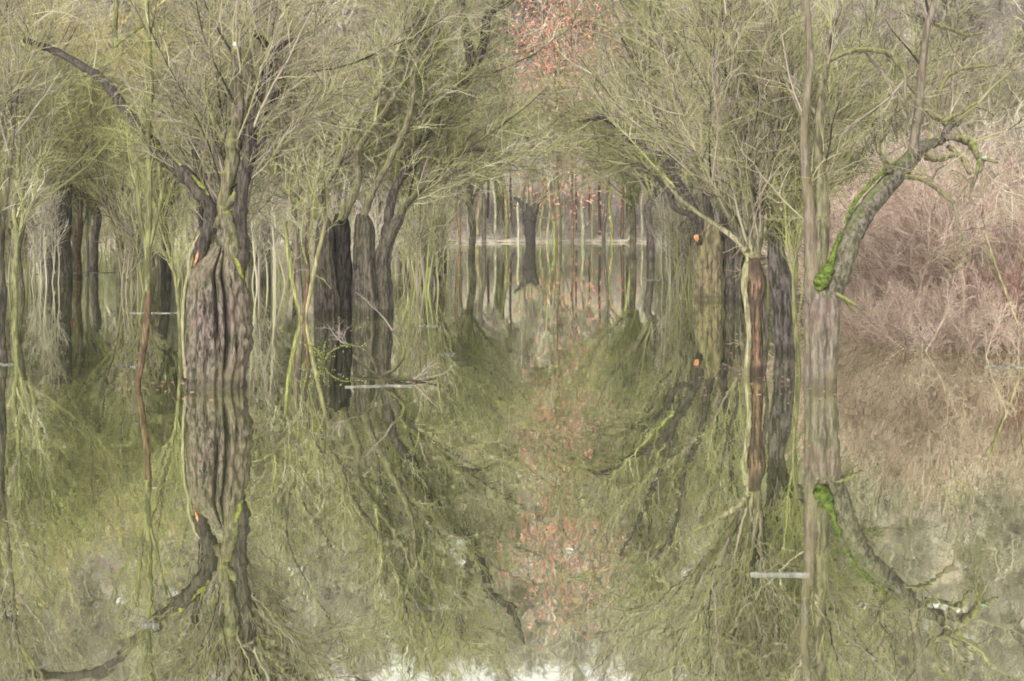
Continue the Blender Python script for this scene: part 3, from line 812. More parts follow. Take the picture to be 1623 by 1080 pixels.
# moss laid along the top edge of the leaning limb
tb = TB()
limb(tb, [(1298, 460, 6, -.14), (1301, 447, 11, -.16), (1309, 434, 10, -.14), (1317, 417, 6, -.08), (1322, 398, 4.5, .0), (1328, 382, 3.5, .05), (1332, 366, 2.5, .1)], D, 12, rough=0.15)
limb(tb, [(1338, 354, 1.5, .12), (1347, 336, 3, .15), (1356, 320, 3.5, .25), (1368, 304, 3, .3), (1384, 287, 3, .4), (1402, 271, 2.5, .45), (1420, 256, 1.5, .5)], D, 12, rough=0.15)
tb.build('moss', M['moss'], B, origin=oB)['label'] = 'vivid green moss along the top of the leaning limb'
blob('lichen', P(1561, 250, D + .65), 0.045, 0.03, 0.025, M['lichen'], B, oB, 4, 10, 0.3)
dress([B2[0], B4[0], B3[0], B1[0], B2[1]] + [B5[0], B5[4], B5[7]], 44, 360, 2600, 1.8, M['willow_twig'], B, oB, 0.95, up=0.03, spread=0.9, t0=0.25, bias=(-.1, .5, .3))

# ================================================================== C: straight dark grey tree between
DC = 25.0
oC = P(1240, 560, DC) * np.array([1, 1, 0])
C_ = empty('pollard_willow', oC, 'straight dark grey willow trunk standing between the rotten stem and the forked tree', 'tree')
trunk_mesh('trunk', [(1249, 660, 15), (1246, 575, 15), (1242, 520, 16), (1239, 470, 16.5), (1234, 430, 16.5), (1230, 395, 13), (1233, 372, 11)], DC, M['bark_lilac'], C_, oC, 5, 0.08, 14, 60, 10)
o, C1 = limb_part('limb', [[(1226, 400, 9), (1222, 340, 8), (1219, 300, 7), (1223, 265, 6.5), (1236, 243, 6), (1250, 228, 5), (1258, 212, 3)],
                           [(1234, 390, 10), (1245, 350, 8), (1256, 328, 7), (1266, 305, 5), (1262, 280, 3)],
                           [(1255, 330, 5), (1272, 318, 4), (1290, 300, 3)]], DC, M['limb_dark'], C_, oC)
o['label'] = 'dark snagged limbs above the trunk'
C2 = [(np.array([P(1218 + 8 * k, 385 - (k % 2) * 8, DC + .1), P(1200 + 17 * k, 270, DC + .3 * (k - 2))]), np.array([.04, .02])) for k in range(5)]
dress([C1[0], C1[1]] + C2, 56, 600, 5500, 3.2, M['green_twig'], C_, oC, 1.0, up=0.07, spread=0.6, t0=0.05)

# ================================================================== D: rotten orange-brown stem with pale bark strands
DD = 21.5
oD = P(1197, 593, DD) * np.array([1, 1, 0])
D_ = empty('decayed_willow', oD, 'decayed willow with an orange-brown rotten core between strips of pale bark', 'tree')
trunk_mesh('trunk', [(1196, 700, 14), (1196, 600, 14), (1197, 560, 12), (1194, 520, 12), (1196, 480, 12), (1198, 450, 15), (1194, 425, 13), (1192, 408, 9)], DD, M['rotten'], D_, oD, 5, 0.14, 17, 48, 10)
o, _d = limb_part('bark_strip', [[(1184, 700, 5, -.1), (1183, 600, 5, -.15), (1187, 540, 4.5, -.15), (1185, 500, 4.5, -.15), (1180, 455, 5, -.1), (1183, 425, 6, -.05), (1190, 400, 6), (1184, 375, 5)]], DD, M['pale_bark'], D_, oD, label='pale strip of bark down the left of the rotten core')
o, _d = limb_part('bark_strip', [[(1209, 700, 3), (1209, 610, 3), (1214, 570, 3), (1215, 530, 3.5), (1210, 490, 4), (1206, 455, 4), (1202, 425, 4.5), (1200, 400, 4)]], DD, M['bark_dark'], D_, oD, label='dark strip of bark down the right of the rotten core')
o, D1 = limb_part('limb', [[(1190, 410, 6, 0), (1178, 392, 5, 0), (1162, 375, 4.5, .1), (1142, 362, 4, .2), (1118, 345, 3.5, .4), (1090, 325, 3, .6), (1062, 298, 2.5, .8), (1040, 262, 1.8, 1.0)]], DD, M['pale_bark'], D_, oD, label='long pale branch sweeping down from the upper left')
o, D2 = limb_part('limb', [[(1195, 415, 8), (1203, 380, 6.5), (1206, 330, 5.5), (1212, 290, 5), (1222, 240, 4), (1236, 190, 3), (1242, 120, 2)],
                           [(1188, 412, 7), (1176, 370, 6), (1170, 320, 5), (1168, 260, 4.5), (1162, 200, 4), (1150, 130, 3), (1140, 60, 2)],
                           [(1186, 405, 5), (1160, 350, 4.5), (1130, 310, 4), (1095, 275, 3), (1070, 240, 2)],
                           [(1192, 400, 5), (1188, 350, 4.5), (1192, 290, 4), (1186, 250, 3.5), (1175, 190, 3), (1168, 120, 2)],
                           [(1184, 400, 4), (1150, 330, 3.5), (1112, 280, 3), (1090, 220, 2)]], DD, M['limb_bark'], D_, oD)
o['label'] = 'fan of yellow-green shoots rising from the rotten head'
hd = [(np.array([P(1192, 410, DD), P(1120 + 26 * k, 250 + 12 * abs(k - 2.5), DD + (k - 2.5) * .4)]), np.array([.03, .02])) for k in range(6)]
dress([D2[0], D2[1], D2[2], D2[3], D2[4]] + hd, 56, 600, 5500, 2.4, M['willow_twig'], D_, oD, 0.85, up=0.05, spread=0.55, t0=0.1)

# ================================================================== E: two-toned pollard further back
DE = 40.0
oE = P(1136, 474, DE) * np.array([1, 1, 0])
E = empty('pollard_willow', oE, 'pollard willow with a tan and a dark lilac stem and an orange cut stub', 'tree')
trunk_mesh('trunk', [(1124, 540, 22), (1124, 474, 22), (1124, 430, 21), (1124, 390, 20), (1126, 365, 15), (1124, 350, 8)], DE, M['bark_olive'], E, oE, 6, 0.10, 23, 60, 10)
o = trunk_mesh('second_stem', [(1154, 540, 16, .3), (1154, 474, 16, .3), (1153, 430, 15, .3), (1150, 390, 15, .3), (1148, 366, 11, .2), (1146, 352, 6, .2)], DE, M['bark_dark'], E, oE, 6, 0.12, 24, 60, 10)
o['label'] = 'dark lilac stem fused to the tan one'
o, E1 = limb_part('limb', [[(1112, 385, 6, -.2), (1107, 380, 5.5, -.3), (1104, 377, 5, -.4)], [(1112, 400, 6), (1098, 345, 5), (1072, 332, 5, .3), (1058, 300, 4.5, .5), (1040, 278, 4, .8), (1020, 262, 3.5, 1), (1000, 262, 3, 1.2)],
                           [(1120, 380, 8), (1095, 320, 6), (1070, 280, 5), (1045, 245, 5, .5), (1020, 228, 5, .8), (1000, 222, 5, 1), (985, 205, 4, 1.2), (955, 188, 3.5, 1.5), (925, 192, 2.5, 2)],
                           [(1130, 375, 8), (1120, 320, 6), (1110, 260, 5), (1085, 200, 4), (1070, 120, 3), (1040, 60, 2)],
                           [(1145, 375, 8), (1150, 300, 6), (1160, 220, 5), (1150, 130, 4), (1160, 40, 3)],
                           [(1110, 340, 4), (1075, 300, 4), (1052, 215, 4, .5), (1010, 110, 3, 1), (985, 60, 2, 1.2)]], DE, M['limb_plain'], E, oE, fat=0.95)
o['label'] = 'dark limbs arching out to the left of the pollard'
blob('cut_end', P(1104, 377, DE - .42), 0.075, 0.06, 0.09, M['fresh_wood'], E, oE, 2, 10, 0.3)['label'] = 'round orange cut on the stub'
dress([E1[2], E1[3], E1[4], E1[5], E1[1]], 90, 1000, 8500, 3.6, M['green_twig'], E, oE, 1.6, up=0.03, spread=0.7, t0=0.1, bias=(0, .9, .25))

# ================================================================== F: hollow many-stemmed willow, left of centre
DF = 34.0
oF = P(560, 500, DF) * np.array([1, 1, 0])
Fw = empty('hollow_willow', oF, 'old hollow willow of several dark stems crowded together, left of the centre', 'tree')
trunk_mesh('trunk', [(519, 560, 23), (519, 500, 21), (517, 450, 18), (514, 400, 15), (516, 365, 13), (512, 345, 8)], DF, M['bark_dark'], Fw, oF, 6, 0.2, 41, 56, 10)
trunk_mesh('stem', [(546, 560, 20, .3), (546, 500, 19, .3), (545, 450, 16, .3), (542, 400, 13.5, .3), (541, 360, 12.5, .3), (541, 340, 9, .3)], DF, M['dark_wood_hollow_shade'], Fw, oF, 6, 0.12, 42, 56, 10)['label'] = 'nearly black stem painted as the shaded hollow'
trunk_mesh('stem', [(577, 560, 20), (579, 500, 20), (578, 450, 18.5), (576, 400, 16), (577, 360, 14), (574, 340, 9)], DF, M['bark_dark'], Fw, oF, 7, 0.2, 43, 56, 10)['label'] = 'dark brown splintered stem'
trunk_mesh('stem', [(606, 560, 17, .2), (606, 500, 17, .2), (605, 450, 15, .2), (606, 410, 12.5, .2), (616, 375, 11, .2), (628, 350, 10, .2), (634, 340, 7, .2)], DF, M['bark_dark'], Fw, oF, 5, 0.14, 44, 56, 10)['label'] = 'dark stem leaning right at its top'
blob('bark_wound', P(566, 385, DF - .20), 0.02, 0.03, 0.18, M['pole_red'], Fw, oF, 9, 10, 0.3)
o, F1 = limb_part('limb', [[(610, 390, 8, .2), (615, 350, 7, .2), (624, 305, 6, .2), (640, 276, 6, .4), (655, 258, 6, .7), (664, 232, 6, 1), (680, 200, 6, 1.5), (694, 182, 6, 2), (720, 140, 6, 2.7), (746, 108, 7, 3.2), (740, 60, 6, 3.6), (733, 10, 5.5, 3.8), (728, -60, 4, 4)],
                           [(748, 106, 6.5, 3.2), (765, 75, 6, 3.3), (770, 45, 6, 3.5), (775, 22, 6, 3.7), (795, 8, 6, 3.9), (812, -5, 5, 4), (830, -60, 4, 4)]], DF, M['limb_plain'], Fw, oF, fat=1.15)
o['label'] = 'long dark limb climbing right and forking high up'
blob('moss', P(688, 190, DF + 1.5), 0.08, 0.09, 0.30, M['moss_yellow'], Fw, oF, 31, 12, 0.3, -0.6)['label'] = 'yellow moss patch on the limb'
o, F2 = limb_part('limb', [[(618, 375, 6, .2), (632, 345, 6, .2), (650, 318, 5, .3), (680, 288, 5, .6), (705, 262, 5.5, 1), (722, 246, 6, 1.2), (745, 236, 5, 1.5), (772, 238, 4, 1.8), (796, 244, 3, 2)]], DF, M['limb_dark'], Fw, oF, label='arching greenish limb over the open water')
o, F3 = limb_part('limb', [[(515, 352, 7), (508, 310, 6), (530, 270, 5), (555, 215, 5), (590, 160, 4.5), (620, 110, 4), (640, 50, 3)],
                           [(541, 350, 7), (560, 310, 6), (568, 285, 6), (566, 240, 5), (600, 190, 4), (640, 130, 3)],
                           [(516, 352, 6), (490, 310, 5), (470, 260, 5), (455, 200, 4), (450, 130, 3)],
                           [(575, 350, 7), (590, 305, 6), (620, 250, 5), (650, 180, 4), (660, 100, 3)],
                           [(512, 350, 5), (480, 330, 4), (440, 290, 4), (420, 250, 3)]], DF, M['limb_bark'], Fw, oF)
o['label'] = 'mossy limbs fanning up from the hollow head'
dress([F1[0], F2[0], F3[0], F3[1], F3[2], F3[3], F3[4]], 120, 1500, 13000, 3.2, M['green_twig'], Fw, oF, 1.5, up=0.03, spread=0.75, t0=0.1, bias=(0, .9, .25))

# ================================================================== G: slender leaning tree, left
oG = P(218, 612, 20) * np.array([1, 1, 0])
G = empty('slender_tree', oG, 'slender curved tree, rusty brown below and yellow-green above, left of the big fissured willow', 'tree')
o, G1 = limb_part('trunk', [[(214, 680, 6), (218, 612, 5.5), (224, 575, 5.5), (231, 530, 5.5), (234, 490, 5.5), (235, 455, 5)]], 20, M['pole_brown'], G, oG, 10, 0.05)
o, G2 = limb_part('upper_stem', [[(235, 462, 5), (234, 410, 5), (236, 350, 4.8), (237, 280, 4.5), (235, 200, 4), (240, 140, 4), (236, 60, 3.5), (230, -40, 3)],
                                 [(236, 420, 3.5), (222, 340, 3), (215, 270, 2.5)], [(236, 400, 3), (250, 340, 3), (262, 280, 2.5)],
                                 [(185, 0, 4, .3), (182, 40, 4.5, .3), (183, 75, 4, .3)], [(183, 72, 3, .3), (205, 55, 3, .3), (228, 40, 3, .1)]], 20, M['pole_olive'], G, oG, 10, 0.05)
dress([G2[0], G2[1], G2[2]], 14, 110, 800, 1.2, M['yellow_twig'], G, oG, 0.8, up=0.08, spread=0.55, t0=0.15, bias=(0, .3, .4))

# ================================================================== small stems in the water, each its own thing
def stem_thing(name, label, px, by, lines, mat, n=(10, 60, 260), L=1.6, tm='green_twig', parts=None, thick=1.2, t0=0.4):
    D_ = Dof(by); o0 = P(px, by, D_) * np.array([1, 1, 0])
    t = empty(name, o0, label, 'tree')
    allp = []
    for i, (ln, m_) in enumerate(zip(lines, mat)):
        o, a = limb_part('trunk' if i == 0 else 'stem', [ln], D_, M[m_], t, o0, 10, 0.06)
        allp += a
    dress(allp, n[0], n[1], n[2], L, M[tm], t, o0, thick, up=0.05, spread=0.6, t0=t0)
    return t
stem_thing('coppice_stool', 'low coppice of four thin stems meeting in one point, left of the hollow willow', 478, 505,
           [[(478, 540, 5), (478, 505, 5), (468, 465, 3.5), (461, 430, 3.5), (456, 395, 3.2), (452, 350, 3)],
            [(479, 520, 5), (476, 470, 5), (472, 430, 5.5), (470, 380, 5), (476, 345, 3)],
            [(480, 520, 4), (484, 480, 4), (488, 430, 3.5), (486, 380, 3.2), (490, 330, 2.5)],
            [(480, 515, 4), (490, 470, 3.5), (500, 420, 3.5), (512, 370, 3), (520, 330, 2)]],
           ['pole_green', 'bark_grey', 'rotten', 'pole_tan'], (16, 120, 500), 2.0)
stem_thing('coppice_stool', 'tight clump of red, yellow and dark stems right of the hollow willow', 664, 409,
           [[(654, 430, 4.5), (654, 409, 4.5), (652, 380, 5), (648, 355, 4), (645, 320, 3)],
            [(663, 430, 3.5), (663, 409, 3.5), (662, 380, 4), (665, 350, 3), (668, 320, 3)],
            [(677, 430, 6, .2), (677, 409, 6, .2), (677, 375, 5.5, .2), (679, 340, 5, .2), (684, 310, 4, .2)],
            [(668, 340, 4), (667, 325, 4), (666, 300, 3)]],
           ['pole_red', 'moss_yellow', 'bark_dark', 'rotten'], (16, 140, 600), 3.5, thick=2.0)
stem_thing('willow_snag', 'dark leaning willow trunk cut by the left frame edge', 0, 575,
           [[(6, 640, 10), (4, 575, 9), (0, 520, 8), (3, 470, 8), (-2, 410, 9), (-4, 360, 10), (-14, 310, 8), (-30, 200, 6), (-50, 80, 4)],
            [(0, 380, 5), (10, 310, 4), (20, 220, 3), (30, 120, 2)]], ['bark_dark', 'limb_bark'], (40, 420, 2600), 2.6, 'willow_twig', thick=1.0, t0=0.5)
stem_thing('slender_tree', 'thin tan stem standing right of the frame-cut dark trunk', 26, 480,
           [[(24, 520, 4), (25, 480, 4), (24, 430, 4.5), (28, 380, 4.5), (24, 330, 3.5), (30, 240, 3), (34, 120, 2)]], ['pole_olive'], (22, 240, 1300), 2.4, thick=1.4)
stem_thing('slender_tree', 'brown stem touching the right side of the willow with the orange wound', 126, 440,
           [[(126, 470, 5), (126, 440, 5), (124, 400, 5), (127, 360, 4.5), (128, 320, 4), (134, 220, 3), (130, 100, 2)]], ['pole_brown'], (22, 260, 1400), 3.2, thick=1.6)
stem_thing('slender_tree', 'pale stem two steps right of the willow with the orange wound', 138, 434,
           [[(138, 460, 3.5), (138, 434, 3.5), (138, 390, 3.5), (137, 350, 3.3), (140, 280, 3), (146, 180, 2)]], ['pole_grey'], (14, 140, 700), 3.0, thick=1.6)
stem_thing('slender_tree', 'thin yellow-green stem at the foot of the big fissured willow', 285, 560,
           [[(288, 600, 3), (286, 560, 3), (284, 500, 3), (278, 440, 3), (268, 400, 2.5), (258, 340, 2), (250, 260, 1.5)]], ['pole_olive'], (14, 130, 600), 1.6, 'yellow_twig', thick=0.9)
stem_thing('tree_stump', 'black forked snag on the far shore in the middle of the picture', 841, 388,
           [[(841, 396, 8), (841, 386, 8), (840, 360, 9), (839, 345, 11), (836, 334, 9), (826, 322, 4), (815, 312, 2)],
            [(841, 345, 8), (848, 332, 6), (852, 322, 3)],
            [(828, 335, 2.5), (850, 320, 2), (866, 308, 1.5)]], ['dark_wood_hollow_shade', 'dark_wood_hollow_shade', 'bark_olive'], (4, 10, 30), 3.0, thick=2.0)
stem_thing('slender_tree', 'dark thin stem standing right beside the two-toned pollard', 1176, 480,
           [[(1172, 520, 4), (1172, 480, 4), (1168, 430, 4), (1172, 380, 4), (1168, 330, 3), (1160, 230, 2.5), (1165, 120, 2)]], ['bark_dark'], (20, 220, 1200), 3.0, thick=1.4)
stem_thing('slender_tree', 'thin green stem standing left of the two-toned pollard', 1094, 445,
           [[(1094, 480, 5), (1093, 445, 5), (1094, 410, 4), (1090, 370, 4), (1094, 330, 3), (1080, 220, 2.5), (1085, 100, 2)]], ['pole_grey'], (24, 280, 1500), 3.8, thick=1.45)
stem_thing('slender_tree', 'mossy stem between the forked tree and the dark grey trunk', 1264, 590,
           [[(1268, 640, 4), (1266, 590, 4), (1262, 530, 4), (1258, 480, 3.5), (1262, 420, 3.5), (1258, 360, 3), (1266, 280, 2.5), (1262, 180, 2)]], ['pole_olive'], (18, 200, 900), 1.9, 'yellow_twig', thick=0.9)

# ================================================================== red-budded tree on the far shore
DR = 113.0
oR = P(885, 388, DR) * np.array([1, 1, 0])
RT = empty('red_budded_tree', oR, 'tall tree hung with salmon-red buds above the middle of the far shore', 'tree')
o, R1 = limb_part('trunk', [[(888, 400, 5), (886, 388, 5), (884, 330, 4.5), (880, 260, 4), (884, 180, 3.5), (886, 100, 3), (890, 20, 2.5), (892, -80, 2), (890, -170, 1.5)]], DR, M['bark_olive'], RT, oR, 8, 0.05)
tips = [(790, 305, 0), (850, 282, 0), (905, 300, 1), (830, 225, 0), (925, 215, 0), (870, 150, 0), (905, 60, 0), (860, 60, 1), (920, 130, 0), (850, 110, -1), (990, 120, 1), (975, 100, 0), (880, 20, 0), (930, 20, 0), (870, -60, 0), (910, -80, 0), (850, -120, 0), (930, -150, 1), (890, -200, 0), (965, -110, 0)]
br = []
tb = TB()
for (x, y, dd) in tips:
    sy = min(y + 70 + abs(x - 885) * 0.6, 350)
    ln = [(885, sy, 1.8), ((885 + x) / 2, (sy + y) / 2 + 10, 1.3, dd * .5), (x, y, .8, dd)]
    br.append(limb(tb, ln, DR, 5, 0.5, 4, 0.05))
tb.build('limb', M['bark_olive'], RT, origin=oR)['label'] = 'thin brown limbs carrying the buds'
low_ = [0, 1, 2, 3, 4]
cb = TB()
ends = np.array([b[0][-2] for k_, b in enumerate(br) if k_ not in (0, 1, 3)]); kk = 260
st = np.repeat(ends, kk, 0) + rng.normal(0, 1, (len(ends) * kk, 3)) * np.array([2.0, 1.2, 1.4])
d = rng.normal(0, 1, st.shape) + np.array([0, 0, 0.2])
a, ar = grow(st, d, rng.uniform(0.12, 0.38, len(st)), 3, 0.35, 0, 0.048, 0.036)
cb.add(a, ar, 4, rng.uniform(0, 1, len(st)))
cb.build('crown', M['red_bud'], RT, origin=oR)['label'] = 'clusters of salmon-red buds'

# ================================================================== thickets on the right
def bush(name, label, px, by, n1, n2, n3, L, mat, thick, spread, seed, rx=1.0, tint=(0, 1)):
    global rng
    keep = rng; rng = np.random.default_rng(seed)
    D_ = Dof(by); o0 = P(px, by, D_) * np.array([1, 1, 0])
    t = empty(name, o0, label, 'bush')
    st = np.stack([rng.normal(0, 0.35 * rx, n1), rng.normal(0, 0.4, n1), np.full(n1, -0.25)], -1)
    ang = rng.uniform(0, 2 * np.pi, n1); q = rng.uniform(0, 1, n1) ** 0.6 * spread
    d = np.stack([np.cos(ang) * q, np.sin(ang) * q, np.full(n1, 0.8)], -1)
    a, ar = grow(st, d, L * rng.uniform(0.6, 1.1, n1), 8, 0.07, -0.01, 0.012 * thick, 0.005 * thick)
    sb = TB(); sb.add(a, ar, 5, rng.uniform(*tint, n1)); sb.build('stems', mat, t)
    cb = TB()
    st, d, rr, tt = children(a, ar, n2, 0.1, 1.0, 0.5, (0, 0, 0.1))
    b, br_ = grow(st, d, L * 0.33 * rng.uniform(0.5, 1.2, n2), 5, 0.15, 0.0, 0.0065 * thick, 0.0035 * thick)
    cb.add(b, br_, 3, rng.uniform(*tint, n2))
    st, d, rr, tt = children(b, br_, n3, 0.05, 1.0, 0.8, (0, 0, 0.0))
    c, cr = grow(st, d, L * 0.13 * rng.uniform(0.4, 1.3, n3), 4, 0.22, 0.0, 0.005 * thick, 0.0035 * thick)
    cb.add(c, cr, 3, rng.uniform(*tint, n3))
    cb.build('crown', mat, t)
    rng = keep
    return t
bush('thicket_bush', 'wine-red bush whose dense base meets the right frame edge', 1640, 548, 60, 500, 3500, 1.7, M['wine_twig'], 0.8, 0.9, 51)
bush('thicket_bush', 'grey-brown bush spreading left of the wine-red one', 1540, 520, 90, 1300, 14000, 3.6, M['brown_twig'], 1.2, 1.15, 52, 2)
bush('thicket_bush', 'pinkish-brown bush right of the forked tree', 1420, 500, 80, 1300, 14000, 3.6, M['brown_twig'], 1.3, 1.1, 53, 2)
bush('thicket_bush', 'pale brown bush behind the other thicket bushes on the right', 1500, 462, 80, 1300, 12000, 4.5, M['brown_twig'], 2.0, 0.9, 54, 3)
bush('thicket_bush', 'tall grey bush at the back of the thicket near the right frame edge', 1620, 455, 80, 1300, 12000, 6.0, M['far_twig'], 2.0, 0.9, 55, 3)
bush('low_shrub', 'low pale pinkish shrub standing in the water before the pinkish-brown bush', 1455, 545, 60, 700, 5000, 1.5, M['brown_twig'], 0.75, 1.3, 71, 2.2)
bush('low_shrub', 'low pale brown shrub standing in the water before the grey-brown bush', 1555, 552, 60, 700, 5000, 1.4, M['brown_twig'], 0.75, 1.3, 72, 2.2)
bush('low_shrub', 'low pale shrub on the water between the rusty shrub and the thicket', 1400, 528, 50, 600, 4000, 1.5, M['brown_twig'], 0.8, 1.3, 73, 2.0)
bush('reddish_shrub', 'low rusty red shrub on the water right of the forked tree', 1378, 520, 22, 130, 500, 0.95, M['rust_twig'], 0.8, 1.1, 56, 0.8)
GW = pollard_proto('golden_willow', 57, M['gold_twig'], M['bark_dark'], 2.5, 0.3, thick=1.45)
GW.location = (P(95, 447, Dof(447))[0], Dof(447), 0); GW.scale = (1.35,) * 3
tag(GW, 'golden-twigged pollard willow at the upper left behind the long mossy limb', 'tree')
stem_thing('golden_shoot', 'thin golden shoot leaning before the wine-red bush', 1622, 560, [[(1628, 590, 2), (1622, 540, 2), (1600, 480, 2), (1578, 420, 1.8), (1562, 370, 1.2)], [(1612, 510, 1.5), (1616, 450, 1.3), (1622, 400, 1)]], ['pole_tan', 'pole_brown'], (4, 14, 30), 0.7, thick=0.8)

# ================================================================== floating and shoreline things
def streak(label, x0, x1, y, hpx, seed, name='glint_streak'):  # flat pale ribbon, ripple glint of the sky put into its colour
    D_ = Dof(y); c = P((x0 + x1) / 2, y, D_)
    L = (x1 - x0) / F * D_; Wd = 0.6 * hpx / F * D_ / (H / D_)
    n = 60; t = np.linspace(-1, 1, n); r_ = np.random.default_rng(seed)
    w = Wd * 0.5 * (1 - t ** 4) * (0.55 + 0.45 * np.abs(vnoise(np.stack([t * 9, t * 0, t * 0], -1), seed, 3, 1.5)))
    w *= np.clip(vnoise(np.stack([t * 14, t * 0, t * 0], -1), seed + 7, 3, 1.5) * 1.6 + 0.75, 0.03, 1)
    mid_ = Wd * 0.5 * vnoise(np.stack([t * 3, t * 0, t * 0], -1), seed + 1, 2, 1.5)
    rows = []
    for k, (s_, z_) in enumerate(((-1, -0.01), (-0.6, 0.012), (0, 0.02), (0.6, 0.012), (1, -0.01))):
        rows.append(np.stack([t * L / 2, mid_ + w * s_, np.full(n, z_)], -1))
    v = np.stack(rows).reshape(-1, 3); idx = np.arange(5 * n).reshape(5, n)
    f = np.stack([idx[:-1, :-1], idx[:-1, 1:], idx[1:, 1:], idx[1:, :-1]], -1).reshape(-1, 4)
    o = mesh_np(name, v, f, M['painted_glint']); o.location = (c[0], c[1], 0)
    return tag(o, label, 'painted_glint', 'pale painted sky glints on the flood')
streak('long pale painted sky glint in front of the hollow willow, beside the driftwood', 548, 655, 613, 2.6, 1)
streak('short pale painted sky glint low on the right below the forked tree', 1190, 1282, 912, 2.0, 2)
streak('tiny white painted sky glint at the lower left', 225, 252, 993, 3.5, 3)
streak('thin pale painted sky glint at the left frame edge, upper of two', -10, 100, 436, 1.0, 4)
streak('thin pale painted sky glint at the left frame edge, lower of two', -10, 35, 450, 1.2, 5)
streak('pale painted sky glint left of the big willow trunk', 205, 290, 497, 1.6, 6)
streak('small pale painted sky glint by the foot of the slender leaning tree', 190, 218, 582, 2.4, 7)
streak('small pale painted sky glint at the left frame edge near the dark snag', -5, 22, 578, 2.6, 8)
streak('pale painted sky glint in front of the two-toned pollard', 1020, 1095, 444, 1.2, 9)
streak('pale painted sky glint among the stems left of the far shore', 690, 745, 436, 1.0, 10)
streak('bright painted sky glint before the thicket on the right', 1475, 1606, 537, 2.0, 11)
streak('pale painted sky glint under the wine-red bush', 1560, 1640, 583, 2.2, 12)
streak('small pale painted sky glint right of the hollow willow', 663, 690, 517, 1.8, 13)
streak('painted sky glint on the left water between two pollards', 95, 190, 433, 1.0, 14)
streak('faint painted sky glint in the open water right of centre', 1180, 1000, 471, 0.6, 15) if False else None
streak('short painted sky glint in the middle of the open water', 700, 722, 563, 1.6, 16)

# drift of dry reed along the far shore
tb = TB(); K = 1100
x = rng.uniform(-12, 16, K); y = shore_y(x) + rng.normal(-0.3, 0.35, K)
st = np.stack([x, y, np.full(K, 0.02) + rng.uniform(0, 0.1, K)], -1)
d = np.stack([rng.choice([-1, 1], K), rng.normal(0, .25, K), rng.normal(0, .10, K)], -1)
a, ar = grow(st, d, rng.uniform(0.4, 1.4, K), 3, 0.05, 0, 0.022, 0.014); a[:, :, 2] = np.maximum(a[:, :, 2], 0.0)
tb.add(a, ar, 3); tag(tb.build('reed_litter', M['reed']), 'pale dry reed litter washed up along the far shore', 'reed litter', kind='stuff')
# undergrowth on the bank and slope
tb = TB(); K = 14000
x = rng.uniform(-62, 66, K); y = shore_y(x) + rng.uniform(0.5, 40, K) ** 1.0
st = np.stack([x, y, terrain_z(x, y) - 0.05], -1)
d = np.stack([rng.normal(0, .35, K), rng.normal(0, .35, K), np.ones(K)], -1)
a, ar = grow(st, d, rng.uniform(0.6, 2.4, K), 4, 0.15, 0, 0.022, 0.012)
tb.add(a, ar, 3); tag(tb.build('undergrowth', M['far_twig']), 'tangled bare undergrowth covering the bank beyond the water', 'undergrowth', kind='stuff')

# leaves and twig bits lying on the water
K = 700
px_ = rng.uniform(-60, 1690, K); by_ = 400 + 330 * rng.uniform(0, 1, K) ** 1.1
near_ = rng.random(K) < 0.7
cen = np.array([(345, 612), (1302, 612), (1240, 560), (1197, 593), (560, 500), (218, 612), (640, 600), (1400, 520), (1560, 540), (480, 505)], float)[rng.integers(0, 10, K)]
px_ = np.where(near_, cen[:, 0] + rng.normal(0, 55, K), px_); by_ = np.where(near_, np.maximum(cen[:, 1] + rng.normal(0, 16, K), 395), by_)
D_ = F * H / (by_ - HY)
st = np.stack([(px_ - 811.5) / F * D_, D_, np.full(K, 0.006)], -1)
d = np.stack([rng.normal(0, 1, K), rng.normal(0, 1, K), np.zeros(K)], -1)
a, ar = grow(st, d, rng.uniform(0.015, 0.07, K), 3, 0.3, 0, 0.004, 0.002); a[:, :, 2] = 0.006
tb = TB(); tb.add(a, ar, 4); tag(tb.build('floating_litter', M['wine_twig']), 'fallen leaves and bits of twig lying on the water', 'litter', kind='stuff')

# driftwood before the hollow willow
oW = P(625, 605, 20.5) * np.array([1, 1, 0])
DW = empty('driftwood', oW, 'tangle of dark driftwood branches floating before the hollow willow', 'driftwood')
o, w1 = limb_part('branch', [[(560, 565, 2, 2), (590, 590, 2.5, .8), (612, 603, 2.8, .3), (640, 601, 2.8), (665, 604, 2.3), (692, 600, 1.5)]], 20.5, M['limb_dark'], DW, oW, 9, 0.15)
o, w2 = limb_part('branch', [[(605, 596, 3), (625, 585, 3), (640, 560, 3, .3), (632, 535, 2.5, .5), (618, 520, 2, .6)]], 20.5, M['limb_dark'], DW, oW, 9, 0.15)
o, w3 = limb_part('branch', [[(600, 595, 3), (590, 570, 2.5), (570, 552, 2), (545, 545, 1.5)]], 20.5, M['limb_dark'], DW, oW, 9, 0.15)
w2 = w2 + w3
dress([w1[0], w2[0], w2[1]], 12, 50, 160, 0.6, M['far_twig'], DW, oW, 0.6, tint=(0, .35), up=0.02, spread=1.0, name='twigs')
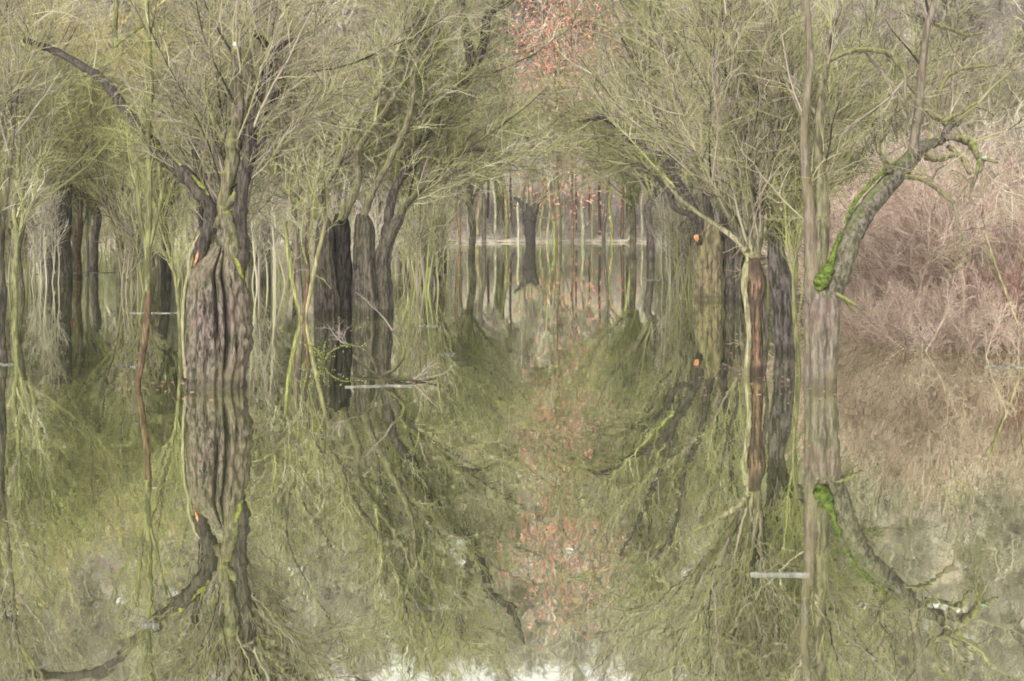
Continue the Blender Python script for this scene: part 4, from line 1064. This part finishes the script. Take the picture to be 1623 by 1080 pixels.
# leafy sprig
oS = P(520, 575, 23) * np.array([1, 1, 0])
SP = empty('leafy_sprig', oS, 'sprig with small yellow-green young leaves before the hollow willow', 'plant')
o, s1 = limb_part('stem', [[(512, 590, 1.5), (510, 570, 1.5), (500, 553, 1.2), (482, 545, 1)], [(512, 580, 1.5), (522, 560, 1.2), (545, 548, 1), (572, 550, .8)], [(511, 575, 1.2), (512, 556, 1.1), (516, 541, .8)]], 23, M['pole_green'], SP, oS, 6, 0.05)
lv = []; lf = []
q = np.concatenate([a[0] for a in s1]); r_ = np.random.default_rng(3)
for i in range(80):
    p = q[r_.integers(8, len(q))] + r_.normal(0, 0.05, 3) - oS; p[2] = max(p[2], .05)
    u = r_.normal(0, 1, 3); u /= np.linalg.norm(u); w_ = np.cross(u, r_.normal(0, 1, 3)); w_ /= np.linalg.norm(w_)
    s_ = r_.uniform(0.03, 0.06); nn = np.cross(u, w_) * s_ * .25
    b = len(lv); lv += [p, p + (u + w_ * .45) * s_ * .5 + nn, p + u * s_, p + (u - w_ * .45) * s_ * .5 + nn]; lf.append([b, b + 1, b + 2, b + 3])
mesh_np('leaves', np.array(lv), np.array(lf), M['young_leaf'], SP, False, {'tint': np.zeros(len(lv))})

# ------------------------------------------------------------------ the damp air that pales the far trees
hv = np.array([[x, y, z] for z in (-3.5, 95) for y in (-125, 620) for x in (-425, 425)], float)
hf = np.array([[0, 2, 3, 1], [4, 5, 7, 6], [0, 1, 5, 4], [2, 6, 7, 3], [0, 4, 6, 2], [1, 3, 7, 5]])
hm = bpy.data.materials.new('haze'); hm.use_nodes = True
n = hm.node_tree.nodes; n.clear()
ho = n.new('ShaderNodeOutputMaterial'); pv = n.new('ShaderNodeVolumePrincipled')
pv.inputs['Color'].default_value = (0.95, 0.94, 0.92, 1); pv.inputs['Density'].default_value = 0.0003
hm.node_tree.links.new(pv.outputs[0], ho.inputs['Volume'])
hz = mesh_np('haze', hv, hf, hm, smooth=False)
tag(hz, 'thin damp air paling the far wood', 'haze', kind='stuff')
cy.volume_bounces = 1
